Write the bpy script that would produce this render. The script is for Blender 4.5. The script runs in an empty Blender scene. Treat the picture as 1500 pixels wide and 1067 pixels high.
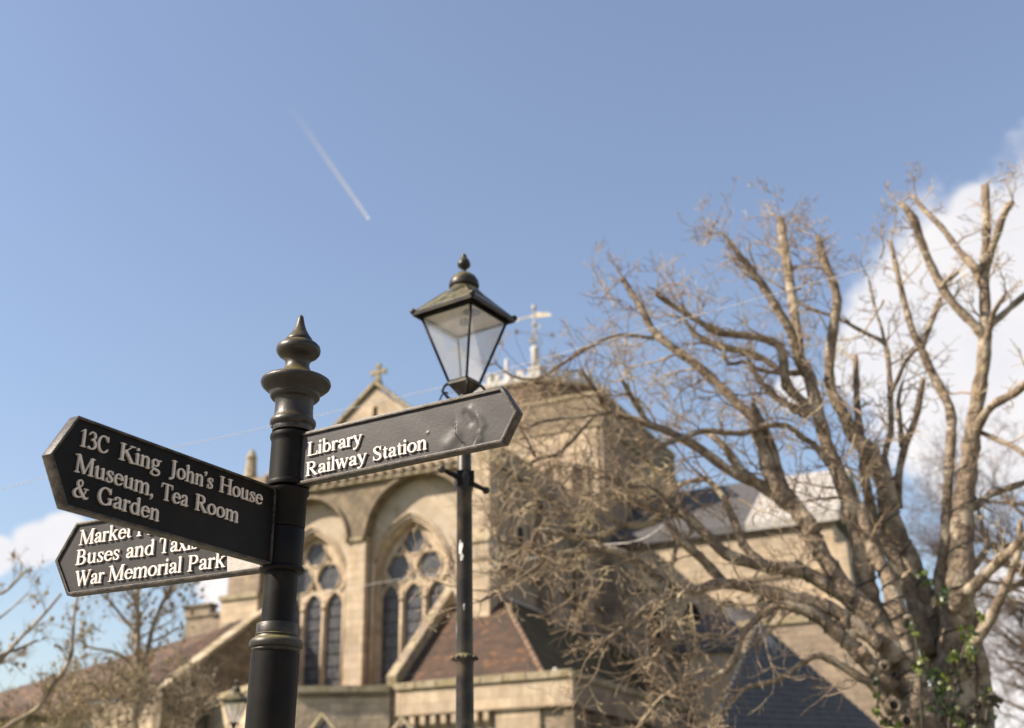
import bpy, bmesh, math, random
import numpy as np
from mathutils import Vector, Matrix

# ------------------------------------------------------------------ camera, sky, sun
S = bpy.context.scene
COL = S.collection
F = 1698.8; PITCH = 0.394; ROLL = -0.0189; EYE = 1.5      # solved from the finger boards; F in pixels of a 1500 px wide picture
_c, _s = math.cos(PITCH), math.sin(PITCH); _cr, _sr = math.cos(ROLL), math.sin(ROLL)
R0 = Vector((1, 0, 0)); U0 = Vector((0, -_s, _c)); FW = Vector((0, _c, _s))
RT = R0*_cr + U0*_sr; UP = U0*_cr - R0*_sr
CAM = Vector((0, 0, EYE))
cam = bpy.data.cameras.new('camera'); camo = bpy.data.objects.new('camera', cam); COL.objects.link(camo)
m3 = Matrix((RT, UP, -FW)).transposed()
camo.matrix_world = Matrix.Translation(CAM) @ m3.to_4x4()
cam.sensor_width = 36; cam.lens = 36*F/1500; cam.clip_end = 9000; cam.clip_start = .05
cam.dof.use_dof = True; cam.dof.focus_distance = 3.62; cam.dof.aperture_fstop = 2.5; cam.dof.aperture_blades = 9
S.camera = camo

SUN_EL, SUN_AZ = math.radians(38), math.radians(-101)       # azimuth from +Y towards +X
sdir = Vector((math.sin(SUN_AZ)*math.cos(SUN_EL), math.cos(SUN_AZ)*math.cos(SUN_EL), math.sin(SUN_EL)))
sun = bpy.data.lights.new('sun', 'SUN'); suno = bpy.data.objects.new('sun', sun); COL.objects.link(suno)
sun.energy = 5.0; sun.angle = math.radians(.53); sun.color = (1, .88, .73)
suno.rotation_euler = (-sdir).to_track_quat('-Z', 'Y').to_euler()
suno.location = (-30, 0, 40)

def ray(x, y): return FW + RT*((x-750)/F) + UP*((533.5-y)/F)
def at(x, y, D):                                           # point seen at photo position x,y at horizontal distance D
    r = ray(x, y); return CAM + r*(D/math.hypot(r.x, r.y))
def depth(P): return (Vector(P)-CAM).dot(FW)

W = bpy.data.worlds.new('World'); S.world = W; W.use_nodes = True
nt = W.node_tree; nt.nodes.clear()
def N(nt, typ, **kw):
    n = nt.nodes.new(typ)
    for k, v in kw.items():
        if k == 'inp':
            for a, b in v.items(): n.inputs[a].default_value = b
        else: setattr(n, k, v)
    return n
def mth(nt, op, a, b=None, c=None, clamp=False):
    n = nt.nodes.new('ShaderNodeMath'); n.operation = op; n.use_clamp = clamp
    for i, v in enumerate((a, b, c)):
        if v is None: continue
        if isinstance(v, (int, float)): n.inputs[i].default_value = v
        else: nt.links.new(v, n.inputs[i])
    return n.outputs[0]
sky = N(nt, 'ShaderNodeTexSky', sky_type='NISHITA', sun_disc=False, sun_elevation=SUN_EL, sun_rotation=SUN_AZ,
        altitude=20, air_density=1.35, dust_density=.7, ozone_density=1.8)
bg = N(nt, 'ShaderNodeBackground', inp={'Strength': .079}); 
veil = N(nt, 'ShaderNodeMix', data_type='RGBA'); veil.inputs[0].default_value = .07; nt.links.new(sky.outputs[0], veil.inputs[6]); veil.inputs[7].default_value = (6.6, 6.4, 6.7, 1)   # thin even cirrus veil
tint = N(nt, 'ShaderNodeMix', data_type='RGBA', blend_type='MULTIPLY'); tint.inputs[0].default_value = 1; tint.inputs[7].default_value = (1.01, .985, 1.04, 1); nt.links.new(veil.outputs[2], tint.inputs[6]); nt.links.new(tint.outputs[2], bg.inputs[0])
tc = N(nt, 'ShaderNodeTexCoord')
def vm(op, a, b):
    n = nt.nodes.new('ShaderNodeVectorMath'); n.operation = op
    for i, v in enumerate((a, b)):
        if isinstance(v, (tuple, Vector)): n.inputs[i].default_value = tuple(v)
        else: nt.links.new(v, n.inputs[i])
    return n
nz = N(nt, 'ShaderNodeTexNoise', inp={'Scale': 6.5, 'Detail': 9., 'Roughness': .58}); nt.links.new(tc.outputs['Generated'], nz.inputs['Vector'])
nz2 = N(nt, 'ShaderNodeTexNoise', inp={'Scale': 34., 'Detail': 6., 'Roughness': .6}); nt.links.new(tc.outputs['Generated'], nz2.inputs['Vector'])
field = None
# cumulus banks: direction of centre, angular radius, weight
CL = [(1520, 390, 120), (1450, 430, 120), (1385, 460, 100), (1325, 500, 84), (1275, 530, 58), (1400, 540, 125), (1500, 500, 165), (1620, 470, 240), (1740, 430, 230), (1430, 300, 32), (1360, 600, 50), (1480, 620, 80),
      (1520, 1030, 130), (1400, 1010, 80), (1470, 900, 60), (50, 800, 30), (95, 785, 32), (150, 790, 26), (335, 850, 36), (-5, 815, 26), (1165, 575, 32),
      (-420, 760, 190), (-650, 820, 240), (2100, 900, 260), (2350, 800, 300)]
DIRS = [(ray(x, y).normalized(), r/F) for x, y, r in CL]
random.seed(5)
for k in range(14):
    az = random.uniform(1.2, 5.0); DIRS.append((Vector((math.sin(az), math.cos(az), random.uniform(.08, .35))).normalized(), random.uniform(.1, .22)))
for d, r in DIRS:
    dist = vm('DISTANCE', tc.outputs['Generated'], d).outputs['Value']
    v = mth(nt, 'SUBTRACT', 1.0, mth(nt, 'DIVIDE', dist, r))
    field = v if field is None else mth(nt, 'SMOOTH_MAX', field, v, .35)
fld = mth(nt, 'ADD', field, mth(nt, 'MULTIPLY', mth(nt, 'SUBTRACT', nz.outputs[0], .5), .95))
fld = mth(nt, 'ADD', fld, mth(nt, 'MULTIPLY', mth(nt, 'SUBTRACT', nz2.outputs[0], .5), .55))
mr = N(nt, 'ShaderNodeMapRange', interpolation_type='SMOOTHSTEP'); nt.links.new(fld, mr.inputs[0])
mr.inputs[1].default_value = -.28; mr.inputs[2].default_value = .10; mr.inputs[3].default_value = 0; mr.inputs[4].default_value = .93
cr = N(nt, 'ShaderNodeValToRGB'); nt.links.new(nz.outputs[0], cr.inputs[0])
cr.color_ramp.elements[0].position = .35; cr.color_ramp.elements[0].color = (.80, .79, .82, 1)
cr.color_ramp.elements[1].position = .62; cr.color_ramp.elements[1].color = (.95, .90, .88, 1)
bc = N(nt, 'ShaderNodeBackground', inp={'Strength': .57}); nt.links.new(cr.outputs[0], bc.inputs[0])
mx = N(nt, 'ShaderNodeMixShader'); nt.links.new(mr.outputs[0], mx.inputs[0]); nt.links.new(bg.outputs[0], mx.inputs[1]); nt.links.new(bc.outputs[0], mx.inputs[2])
wo = N(nt, 'ShaderNodeOutputWorld'); nt.links.new(mx.outputs[0], wo.inputs[0])
S.view_settings.view_transform = 'Standard'; S.view_settings.look = 'None'; S.view_settings.gamma = 1; S.view_settings.exposure = 1.0
S.view_settings.use_curve_mapping = False

# ------------------------------------------------------------------ materials
def mat(name, base, rough=.8, metal=0, col2=None, nscale=6, ndetail=6, bump=0, bscale=60, col3=None, n3scale=2.5, t3=(.55, .7), brick=None, stretch=None, spec=.5, waves=None, dust=None):
    m = bpy.data.materials.new(name); m.use_nodes = True; t = m.node_tree; b = t.nodes['Principled BSDF']
    b.inputs['Roughness'].default_value = rough; b.inputs['Metallic'].default_value = metal; b.inputs['Specular IOR Level'].default_value = spec
    co = N(t, 'ShaderNodeTexCoord'); src = co.outputs['Object']
    if stretch:
        mp = N(t, 'ShaderNodeMapping'); mp.inputs['Scale'].default_value = stretch; t.links.new(src, mp.inputs[0]); srcs = mp.outputs[0]
    else: srcs = src
    c = N(t, 'ShaderNodeRGB'); c.outputs[0].default_value = (*base, 1); cur = c.outputs[0]
    def mixc(f, a, bcol):
        n = N(t, 'ShaderNodeMix', data_type='RGBA'); t.links.new(f, n.inputs[0]); t.links.new(a, n.inputs[6])
        if isinstance(bcol, tuple): n.inputs[7].default_value = (*bcol, 1)
        else: t.links.new(bcol, n.inputs[7])
        return n.outputs[2]
    def ramp(sock, a, bb):
        r = N(t, 'ShaderNodeMapRange', interpolation_type='SMOOTHSTEP'); t.links.new(sock, r.inputs[0]); r.inputs[1].default_value = a; r.inputs[2].default_value = bb; return r.outputs[0]
    if col2:
        n1 = N(t, 'ShaderNodeTexNoise', inp={'Scale': nscale, 'Detail': ndetail, 'Roughness': .65}); t.links.new(srcs, n1.inputs['Vector'])
        cur = mixc(ramp(n1.outputs[0], .36, .64), cur, col2)
    height = None
    if brick:
        bw, bh, mcol = brick
        mp = N(t, 'ShaderNodeMapping'); t.links.new(src, mp.inputs[0]); mp.inputs['Rotation'].default_value = (math.pi/2, 0, 0)
        sp = N(t, 'ShaderNodeSeparateXYZ'); t.links.new(src, sp.inputs[0]); cb = N(t, 'ShaderNodeCombineXYZ')
        t.links.new(mth(t, 'ADD', sp.outputs[0], sp.outputs[1]), cb.inputs[0]); t.links.new(sp.outputs[2], cb.inputs[1])
        br = N(t, 'ShaderNodeTexBrick', inp={'Scale': 1.0, 'Brick Width': bw, 'Row Height': bh, 'Mortar Size': .012, 'Bias': 0.0, 'Color1': (.58, .57, .56, 1), 'Color2': (1.22, 1.16, 1.06, 1), 'Mortar': (*mcol, 1)})
        t.links.new(cb.outputs[0], br.inputs['Vector'])
        n = N(t, 'ShaderNodeMix', data_type='RGBA', blend_type='MULTIPLY'); n.inputs[0].default_value = .5; t.links.new(cur, n.inputs[6]); t.links.new(br.outputs[0], n.inputs[7]); cur = n.outputs[2]
        height = mth(t, 'MULTIPLY', br.outputs[1], -.6)
    if col3:
        n3 = N(t, 'ShaderNodeTexNoise', inp={'Scale': n3scale, 'Detail': 7, 'Roughness': .6}); t.links.new(srcs, n3.inputs['Vector'])
        cur = mixc(ramp(n3.outputs[0], *t3), cur, col3)
    if waves:
        axis, sc, wc = waves
        wv = N(t, 'ShaderNodeTexWave', bands_direction=axis, inp={'Scale': sc, 'Distortion': .3}); t.links.new(src, wv.inputs[0])
        cur = mixc(ramp(wv.outputs[1], .82, .95), cur, wc)
    if dust:
        g = N(t, 'ShaderNodeNewGeometry'); sx = N(t, 'ShaderNodeSeparateXYZ'); t.links.new(g.outputs['Normal'], sx.inputs[0])
        n4 = N(t, 'ShaderNodeTexNoise', inp={'Scale': 18, 'Detail': 7}); t.links.new(src, n4.inputs['Vector'])
        cur = mixc(mth(t, 'MULTIPLY', ramp(sx.outputs[2], .1, .9), ramp(n4.outputs[0], .3, .6)), cur, dust)
    t.links.new(cur, b.inputs['Base Color'])
    if bump:
        nb = N(t, 'ShaderNodeTexNoise', inp={'Scale': bscale, 'Detail': 5, 'Roughness': .6}); t.links.new(srcs, nb.inputs['Vector'])
        h = nb.outputs[0] if height is None else mth(t, 'ADD', nb.outputs[0], height)
        bp = N(t, 'ShaderNodeBump', inp={'Strength': 1.0, 'Distance': bump}); t.links.new(h, bp.inputs['Height']); t.links.new(bp.outputs[0], b.inputs['Normal'])
    return m
M = {}
M['iron'] = mat('black_iron_paint', (.005, .0042, .0038), .5, spec=.13, col2=(.009, .0072, .006), nscale=14, bump=.0006, bscale=150, col3=(.035, .027, .018), n3scale=7, t3=(.6, .85))
M['iron_face'] = mat('black_cast_face', (.028, .025, .025), .42, spec=.26, col2=(.038, .034, .032), nscale=12, bump=.00035, bscale=110, col3=(.09, .07, .048), n3scale=9, t3=(.62, .85))
M['iron_dust'] = mat('dusty_iron', (.011, .0095, .0085), .42, spec=.3, col2=(.03, .024, .018), nscale=10, bump=.0008, bscale=120, col3=(.075, .056, .03), n3scale=5, t3=(.5, .72), dust=(.16, .14, .06))
M['fin'] = mat('brown_weathered_iron', (.012, .010, .008), .42, spec=.4, col2=(.03, .023, .014), nscale=9, bump=.0008, bscale=120, col3=(.09, .068, .036), n3scale=5, t3=(.5, .76), dust=(.13, .105, .04))
M['rim'] = mat('worn_rim_paint', (.016, .014, .013), .45, spec=.28, col2=(.075, .06, .045), nscale=40, bump=.001, bscale=160, col3=(.085, .068, .05), n3scale=30, t3=(.6, .8))
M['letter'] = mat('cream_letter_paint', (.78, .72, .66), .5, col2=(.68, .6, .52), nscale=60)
M['letter_shaded'] = mat('shaded_letter_paint', (.62, .55, .48), .6, col2=(.52, .45, .38), nscale=60)  # cream letter paint toned down for the board in shade
M['glare'] = mat('painted_glare', (0.336, 0.304, 0.272), .45, metal=.2, col2=(0.416, 0.376, 0.336), nscale=30, bump=.0008, bscale=200)  # pale colour standing for sun glare on a blank plate
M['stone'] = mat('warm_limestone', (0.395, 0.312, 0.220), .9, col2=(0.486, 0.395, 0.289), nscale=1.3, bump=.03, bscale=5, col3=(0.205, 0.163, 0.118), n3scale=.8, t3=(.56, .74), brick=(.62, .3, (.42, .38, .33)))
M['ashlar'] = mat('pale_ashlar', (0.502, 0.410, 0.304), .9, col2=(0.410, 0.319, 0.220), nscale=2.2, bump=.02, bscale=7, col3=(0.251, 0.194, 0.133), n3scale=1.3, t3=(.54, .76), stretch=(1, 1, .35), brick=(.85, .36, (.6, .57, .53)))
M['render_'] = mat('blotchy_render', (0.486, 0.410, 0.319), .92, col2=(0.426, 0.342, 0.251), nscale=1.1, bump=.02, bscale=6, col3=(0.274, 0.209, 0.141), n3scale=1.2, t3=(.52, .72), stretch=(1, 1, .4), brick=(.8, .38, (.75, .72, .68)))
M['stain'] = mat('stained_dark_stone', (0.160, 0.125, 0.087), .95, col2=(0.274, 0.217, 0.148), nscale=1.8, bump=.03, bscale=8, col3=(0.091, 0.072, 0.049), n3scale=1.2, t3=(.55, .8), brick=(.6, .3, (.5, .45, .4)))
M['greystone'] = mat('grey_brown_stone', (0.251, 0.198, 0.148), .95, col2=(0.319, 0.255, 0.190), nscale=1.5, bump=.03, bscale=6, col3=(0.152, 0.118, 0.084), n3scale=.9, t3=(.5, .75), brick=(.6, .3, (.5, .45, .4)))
M['moss'] = mat('mossy_coping', (0.350, 0.289, 0.205), .95, col2=(0.251, 0.205, 0.114), nscale=3, bump=.02, bscale=14, col3=(0.152, 0.122, 0.061), n3scale=2.2, t3=(.5, .7))
M['tile'] = mat('clay_tiles', (0.104, 0.061, 0.040), .85, col2=(0.056, 0.040, 0.029), nscale=1.7, bump=.01, bscale=20, col3=(0.200, 0.100, 0.048), n3scale=2.6, t3=(.52, .7))
M['tile2'] = mat('mossy_tiles', (.095, .068, .034), .9, col2=(.06, .046, .026), nscale=2, bump=.01, bscale=20, col3=(.12, .10, .035), n3scale=1.4, t3=(.45, .7))
M['ridge'] = mat('ridge_mortar', (0.216, 0.140, 0.092), .9, col2=(0.136, 0.088, 0.056), nscale=4, bump=.01, bscale=20)
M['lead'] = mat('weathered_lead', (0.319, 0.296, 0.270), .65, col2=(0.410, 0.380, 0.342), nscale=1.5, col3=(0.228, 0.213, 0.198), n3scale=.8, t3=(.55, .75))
M['slate_grey'] = mat('slate_grey_tone', (.085, .08, .08), .75, col2=(.055, .052, .052), nscale=3, bump=.01, bscale=20)
M['glass'] = mat('leaded_glass', (.035, .036, .042), .28, col2=(.085, .08, .08), nscale=4.5, bump=.03, bscale=9, stretch=(1, 1, .4))
M['darkhole'] = mat('dark_opening', (.015, .014, .013), .9)
M['wood'] = mat('weathered_boards', (.17, .11, .07), .85, col2=(.10, .066, .045), nscale=3, bump=.01, bscale=14, stretch=(.4, .4, 3))
M['white'] = mat('white_paint', (0.52, 0.50, 0.47), .7, col2=(0.40, 0.385, 0.36), nscale=2)
M['gilt'] = mat('gilded_vane', (0.480, 0.416, 0.320), .5, metal=.2, col2=(0.240, 0.208, 0.144), nscale=4)
M['bark'] = mat('pale_mottled_bark', (0.281, 0.213, 0.144), .9, col2=(0.122, 0.090, 0.061), nscale=11, ndetail=9, bump=.07, bscale=14, col3=(0.395, 0.327, 0.236), n3scale=4.2, t3=(.5, .64))
M['twig'] = mat('twig_bark', (.38, .285, .185), .85, col2=(.17, .12, .08), nscale=3.0, col3=(.56, .45, .28), n3scale=1.7, t3=(.5, .66))  # golden flecks paint sunlit highlights onto the twigs
M['twig_red'] = mat('red_brown_twigs', (0.143, 0.097, 0.071), .85, col2=(0.084, 0.059, 0.046), nscale=3)
M['bud'] = mat('buff_buds', (0.353, 0.260, 0.126), .8, col2=(0.218, 0.176, 0.076), nscale=1)
M['cable'] = mat('black_cable', (.012, .012, .012), .6)
M['wire'] = mat('pale_wire', (.7, .66, .62), .5)
M['leaf'] = mat('ivy_leaf_green', (.02, .04, .007), .4, col2=(.05, .07, .01), nscale=2.5, bump=.001, bscale=40)
M['leaf2'] = mat('ivy_leaf_yellow', (.11, .14, .016), .42, col2=(.04, .06, .01), nscale=6)
M['leafb'] = mat('ivy_leaf_brown', (.05, .036, .018), .6, col2=(.02, .02, .009), nscale=6)
M['grass'] = mat('grass', (.05, .075, .02), .95, col2=(.07, .09, .03), nscale=.8, bump=.02, bscale=30)
M['paving'] = mat('stone_paving', (.24, .215, .18), .85, col2=(.3, .27, .23), nscale=2, bump=.01, bscale=20)
M['asphalt'] = mat('asphalt', (.05, .05, .05), .85, col2=(.065, .063, .06), nscale=30, bump=.01, bscale=80)
M['ceil'] = mat('lantern_reflector', (0.576, 0.480, 0.368), .6, col2=(0.512, 0.416, 0.312), nscale=9)
M['chip'] = mat('chipped_paint', (.6, .58, .54), .6, col2=(.2, .19, .18), nscale=30)
def glassy():
    m = bpy.data.materials.new('lantern_glass'); m.use_nodes = True; t = m.node_tree; t.nodes.clear()
    d = N(t, 'ShaderNodeBsdfTranslucent', inp={'Color': (.75, .78, .85, 1)}); d2 = N(t, 'ShaderNodeBsdfDiffuse', inp={'Color': (.6, .6, .6, 1)}); tr = N(t, 'ShaderNodeBsdfTransparent', inp={'Color': (.97, .97, .97, 1)})
    g = N(t, 'ShaderNodeBsdfGlossy', inp={'Roughness': .12}); a = N(t, 'ShaderNodeMixShader'); b = N(t, 'ShaderNodeMixShader'); b2 = N(t, 'ShaderNodeMixShader', inp={0: .4}); o = N(t, 'ShaderNodeOutputMaterial')
    co = N(t, 'ShaderNodeTexCoord'); n = N(t, 'ShaderNodeTexNoise', inp={'Scale': 9, 'Detail': 5}); t.links.new(co.outputs['Object'], n.inputs[0])
    r = N(t, 'ShaderNodeMapRange'); t.links.new(n.outputs[0], r.inputs[0]); r.inputs[1].default_value = .3; r.inputs[2].default_value = .7; r.inputs[3].default_value = .10; r.inputs[4].default_value = .30
    t.links.new(d.outputs[0], b2.inputs[1]); t.links.new(d2.outputs[0], b2.inputs[2])
    t.links.new(r.outputs[0], a.inputs[0]); t.links.new(tr.outputs[0], a.inputs[1]); t.links.new(b2.outputs[0], a.inputs[2])
    b.inputs[0].default_value = .05; t.links.new(a.outputs[0], b.inputs[1]); t.links.new(g.outputs[0], b.inputs[2]); t.links.new(b.outputs[0], o.inputs[0])
    return m
M['lglass'] = glassy()

# ------------------------------------------------------------------ helpers
def link(name, me, m, parent=None, kind=None, smooth=False, label=None):
    o = bpy.data.objects.new(name, me); COL.objects.link(o)
    if m is not None and not me.materials: me.materials.append(M[m] if isinstance(m, str) else m)
    if parent is not None: o.parent = parent
    if kind: o['kind'] = kind
    if label: o['label'] = label
    if smooth: me.shade_smooth()
    return o
def mesh(name, v, f, m=None):
    me = bpy.data.meshes.new(name); me.from_pydata([tuple(p) for p in v], [], f); me.update()
    return me
def thing(name, label, cat, loc=(0, 0, 0), rz=0, group=None):
    o = bpy.data.objects.new(name, None); COL.objects.link(o); o.location = loc; o.rotation_euler = (0, 0, rz); o.empty_display_size = .2
    o['label'] = label; o['category'] = cat
    if group: o['group'] = group
    return o
def tag(o, label, cat, group=None):
    o['label'] = label; o['category'] = cat
    if group: o['group'] = group
    return o
class MB:
    def __init__(s): s.v = []; s.f = []
    def box(s, x0, x1, y0, y1, z0, z1):
        b = len(s.v); s.v += [(x, y, z) for x in (x0, x1) for y in (y0, y1) for z in (z0, z1)]
        s.f += [tuple(b+i for i in q) for q in ((0, 1, 3, 2), (4, 6, 7, 5), (0, 4, 5, 1), (2, 3, 7, 6), (0, 2, 6, 4), (1, 5, 7, 3))]; return s
    def poly(s, pts):
        b = len(s.v); s.v += [tuple(p) for p in pts]; s.f.append(tuple(range(b, b+len(pts)))); return s
    def hull(s, A, B):       # prism between two equal loops
        n = len(A); b = len(s.v); s.v += [tuple(p) for p in A]+[tuple(p) for p in B]
        s.f.append(tuple(b+i for i in range(n))[::-1]); s.f.append(tuple(b+n+i for i in range(n)))
        for i in range(n): j = (i+1) % n; s.f.append((b+i, b+j, b+n+j, b+n+i))
        return s
    def slab(s, A, t):       # flat polygon thickened by vector t
        t = Vector(t); return s.hull([Vector(p) for p in A], [Vector(p)+t for p in A])
    def tube(s, pts, rad, n=8, caps=True, jit=0, rnd=None):
        P = [Vector(p) for p in pts]; k = len(P)
        if isinstance(rad, (int, float)): rad = [rad]*k
        b = len(s.v); T0 = (P[1]-P[0]).normalized(); a = T0.orthogonal().normalized()
        for i in range(k):
            T = (P[min(i+1, k-1)]-P[max(i-1, 0)]).normalized(); a = (a-T*a.dot(T)).normalized(); c = T.cross(a)
            for j in range(n):
                th = 2*math.pi*j/n; r = rad[i]*(1+(rnd.uniform(-jit, jit) if jit else 0)); q = P[i]+(a*math.cos(th)+c*math.sin(th))*r; s.v.append((q.x, q.y, q.z))
        for i in range(k-1):
            for j in range(n): j2 = (j+1) % n; s.f.append((b+i*n+j, b+i*n+j2, b+(i+1)*n+j2, b+(i+1)*n+j))
        if caps: s.f.append(tuple(b+j for j in range(n))[::-1]); s.f.append(tuple(b+(k-1)*n+j for j in range(n)))
        return s
    def lathe(s, prof, n=40, c=(0, 0), close=True):   # prof: (r,z) bottom to top
        b = len(s.v)
        for r, z in prof:
            for j in range(n): th = 2*math.pi*j/n; s.v.append((c[0]+r*math.cos(th), c[1]+r*math.sin(th), z))
        for i in range(len(prof)-1):
            for j in range(n): j2 = (j+1) % n; s.f.append((b+i*n+j, b+i*n+j2, b+(i+1)*n+j2, b+(i+1)*n+j))
        if close: s.f.append(tuple(b+j for j in range(n))[::-1]); k = len(prof)-1; s.f.append(tuple(b+k*n+j for j in range(n)))
        return s
    def ball(s, c, r, n=8, m=5, sq=(1, 1, 1)):
        b = len(s.v)
        for i in range(m+1):
            ph = -math.pi/2+math.pi*i/m
            for j in range(n): th = 2*math.pi*j/n; s.v.append((c[0]+r*sq[0]*math.cos(ph)*math.cos(th), c[1]+r*sq[1]*math.cos(ph)*math.sin(th), c[2]+r*sq[2]*math.sin(ph)))
        for i in range(m):
            for j in range(n): j2 = (j+1) % n; s.f.append((b+i*n+j, b+i*n+j2, b+(i+1)*n+j2, b+(i+1)*n+j))
        return s
    def build(s, name, m, parent=None, kind=None, smooth=False, label=None):
        me = mesh(name, s.v, s.f); return link(name, me, m, parent, kind, smooth, label)
def smooth_angle(o, deg=35):
    me = o.data; me.shade_smooth()
    bm = bmesh.new(); bm.from_mesh(me); bm.normal_update()
    for e in bm.edges: e.smooth = len(e.link_faces) < 2 or e.calc_face_angle(0) < math.radians(deg)
    bm.to_mesh(me); bm.free(); return o
def bevel(o, w, seg=1):
    bm = bmesh.new(); bm.from_mesh(o.data); bmesh.ops.remove_doubles(bm, verts=bm.verts, dist=1e-5)
    bmesh.ops.bevel(bm, geom=[e for e in bm.edges if e.is_manifold and e.calc_face_angle(0) > .5], offset=w, segments=seg, affect='EDGES', profile=.5); bm.to_mesh(o.data); bm.free(); return o
def plate(name, loops, thick, bev=0, res=0):          # loops in XY (even-odd filled), centred on z=0
    cu = bpy.data.curves.new(name, 'CURVE'); cu.dimensions = '2D'; cu.fill_mode = 'BOTH'; cu.extrude = thick/2-bev; cu.bevel_depth = bev; cu.bevel_resolution = res
    cu.offset = -bev
    for L in loops:
        sp = cu.splines.new('POLY'); sp.points.add(len(L)-1)
        for p, q in zip(sp.points, L): p.co = (q[0], q[1], 0, 1)
        sp.use_cyclic_u = True
    o = bpy.data.objects.new('tmp', cu); COL.objects.link(o); bpy.context.view_layer.update()
    me = bpy.data.meshes.new_from_object(o.evaluated_get(bpy.context.evaluated_depsgraph_get())); bpy.data.objects.remove(o); bpy.data.curves.remove(cu)
    me.name = name; me.materials.clear(); return me
# ------------------------------------------------------------------ raised serif lettering, drawn stroke by stroke
ST, TN = 9.6, 3.9
def sstem(x, y0, y1, w=ST): return ('b', x-w/2, x+w/2, y0, y1)
def sbar(x0, x1, y, h=3.4): return ('b', x0, x1, y-h/2, y+h/2)
def ser(x, y, hw=9.5): return ('b', x-hw, x+hw, y, y+2.8) if y < 30 else ('b', x-hw, x+hw, y-2.8, y)
def pth(*p): return ('p', p)
def bowl(cx, cy, rx, ry, a0=0, a1=360, tk=ST, tn=TN, n=22):
    out = []
    for i in range(n+1):
        t = math.radians(a0+(a1-a0)*i/n); w = tn+(tk-tn)*abs(math.cos(t))**1.3; out.append((cx+rx*math.cos(t), cy+ry*math.sin(t), w))
    return ('q', out)
def dot(x, y, r): return ('q', [(x, y, 2*r), (x+.1, y, 2*r)])
def flag(x, y): return ('q', [(x-9, y-5.5, 2.6), (x-1, y-1.8, 4)])
def lcurve(x0, x1): return pth((x0, 31, TN), (x0+9, 40.5, 5), (x1-9, 43, 6.5), (x1-1.5, 37, 9), (x1, 28, ST), (x1, 2, ST))
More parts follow.
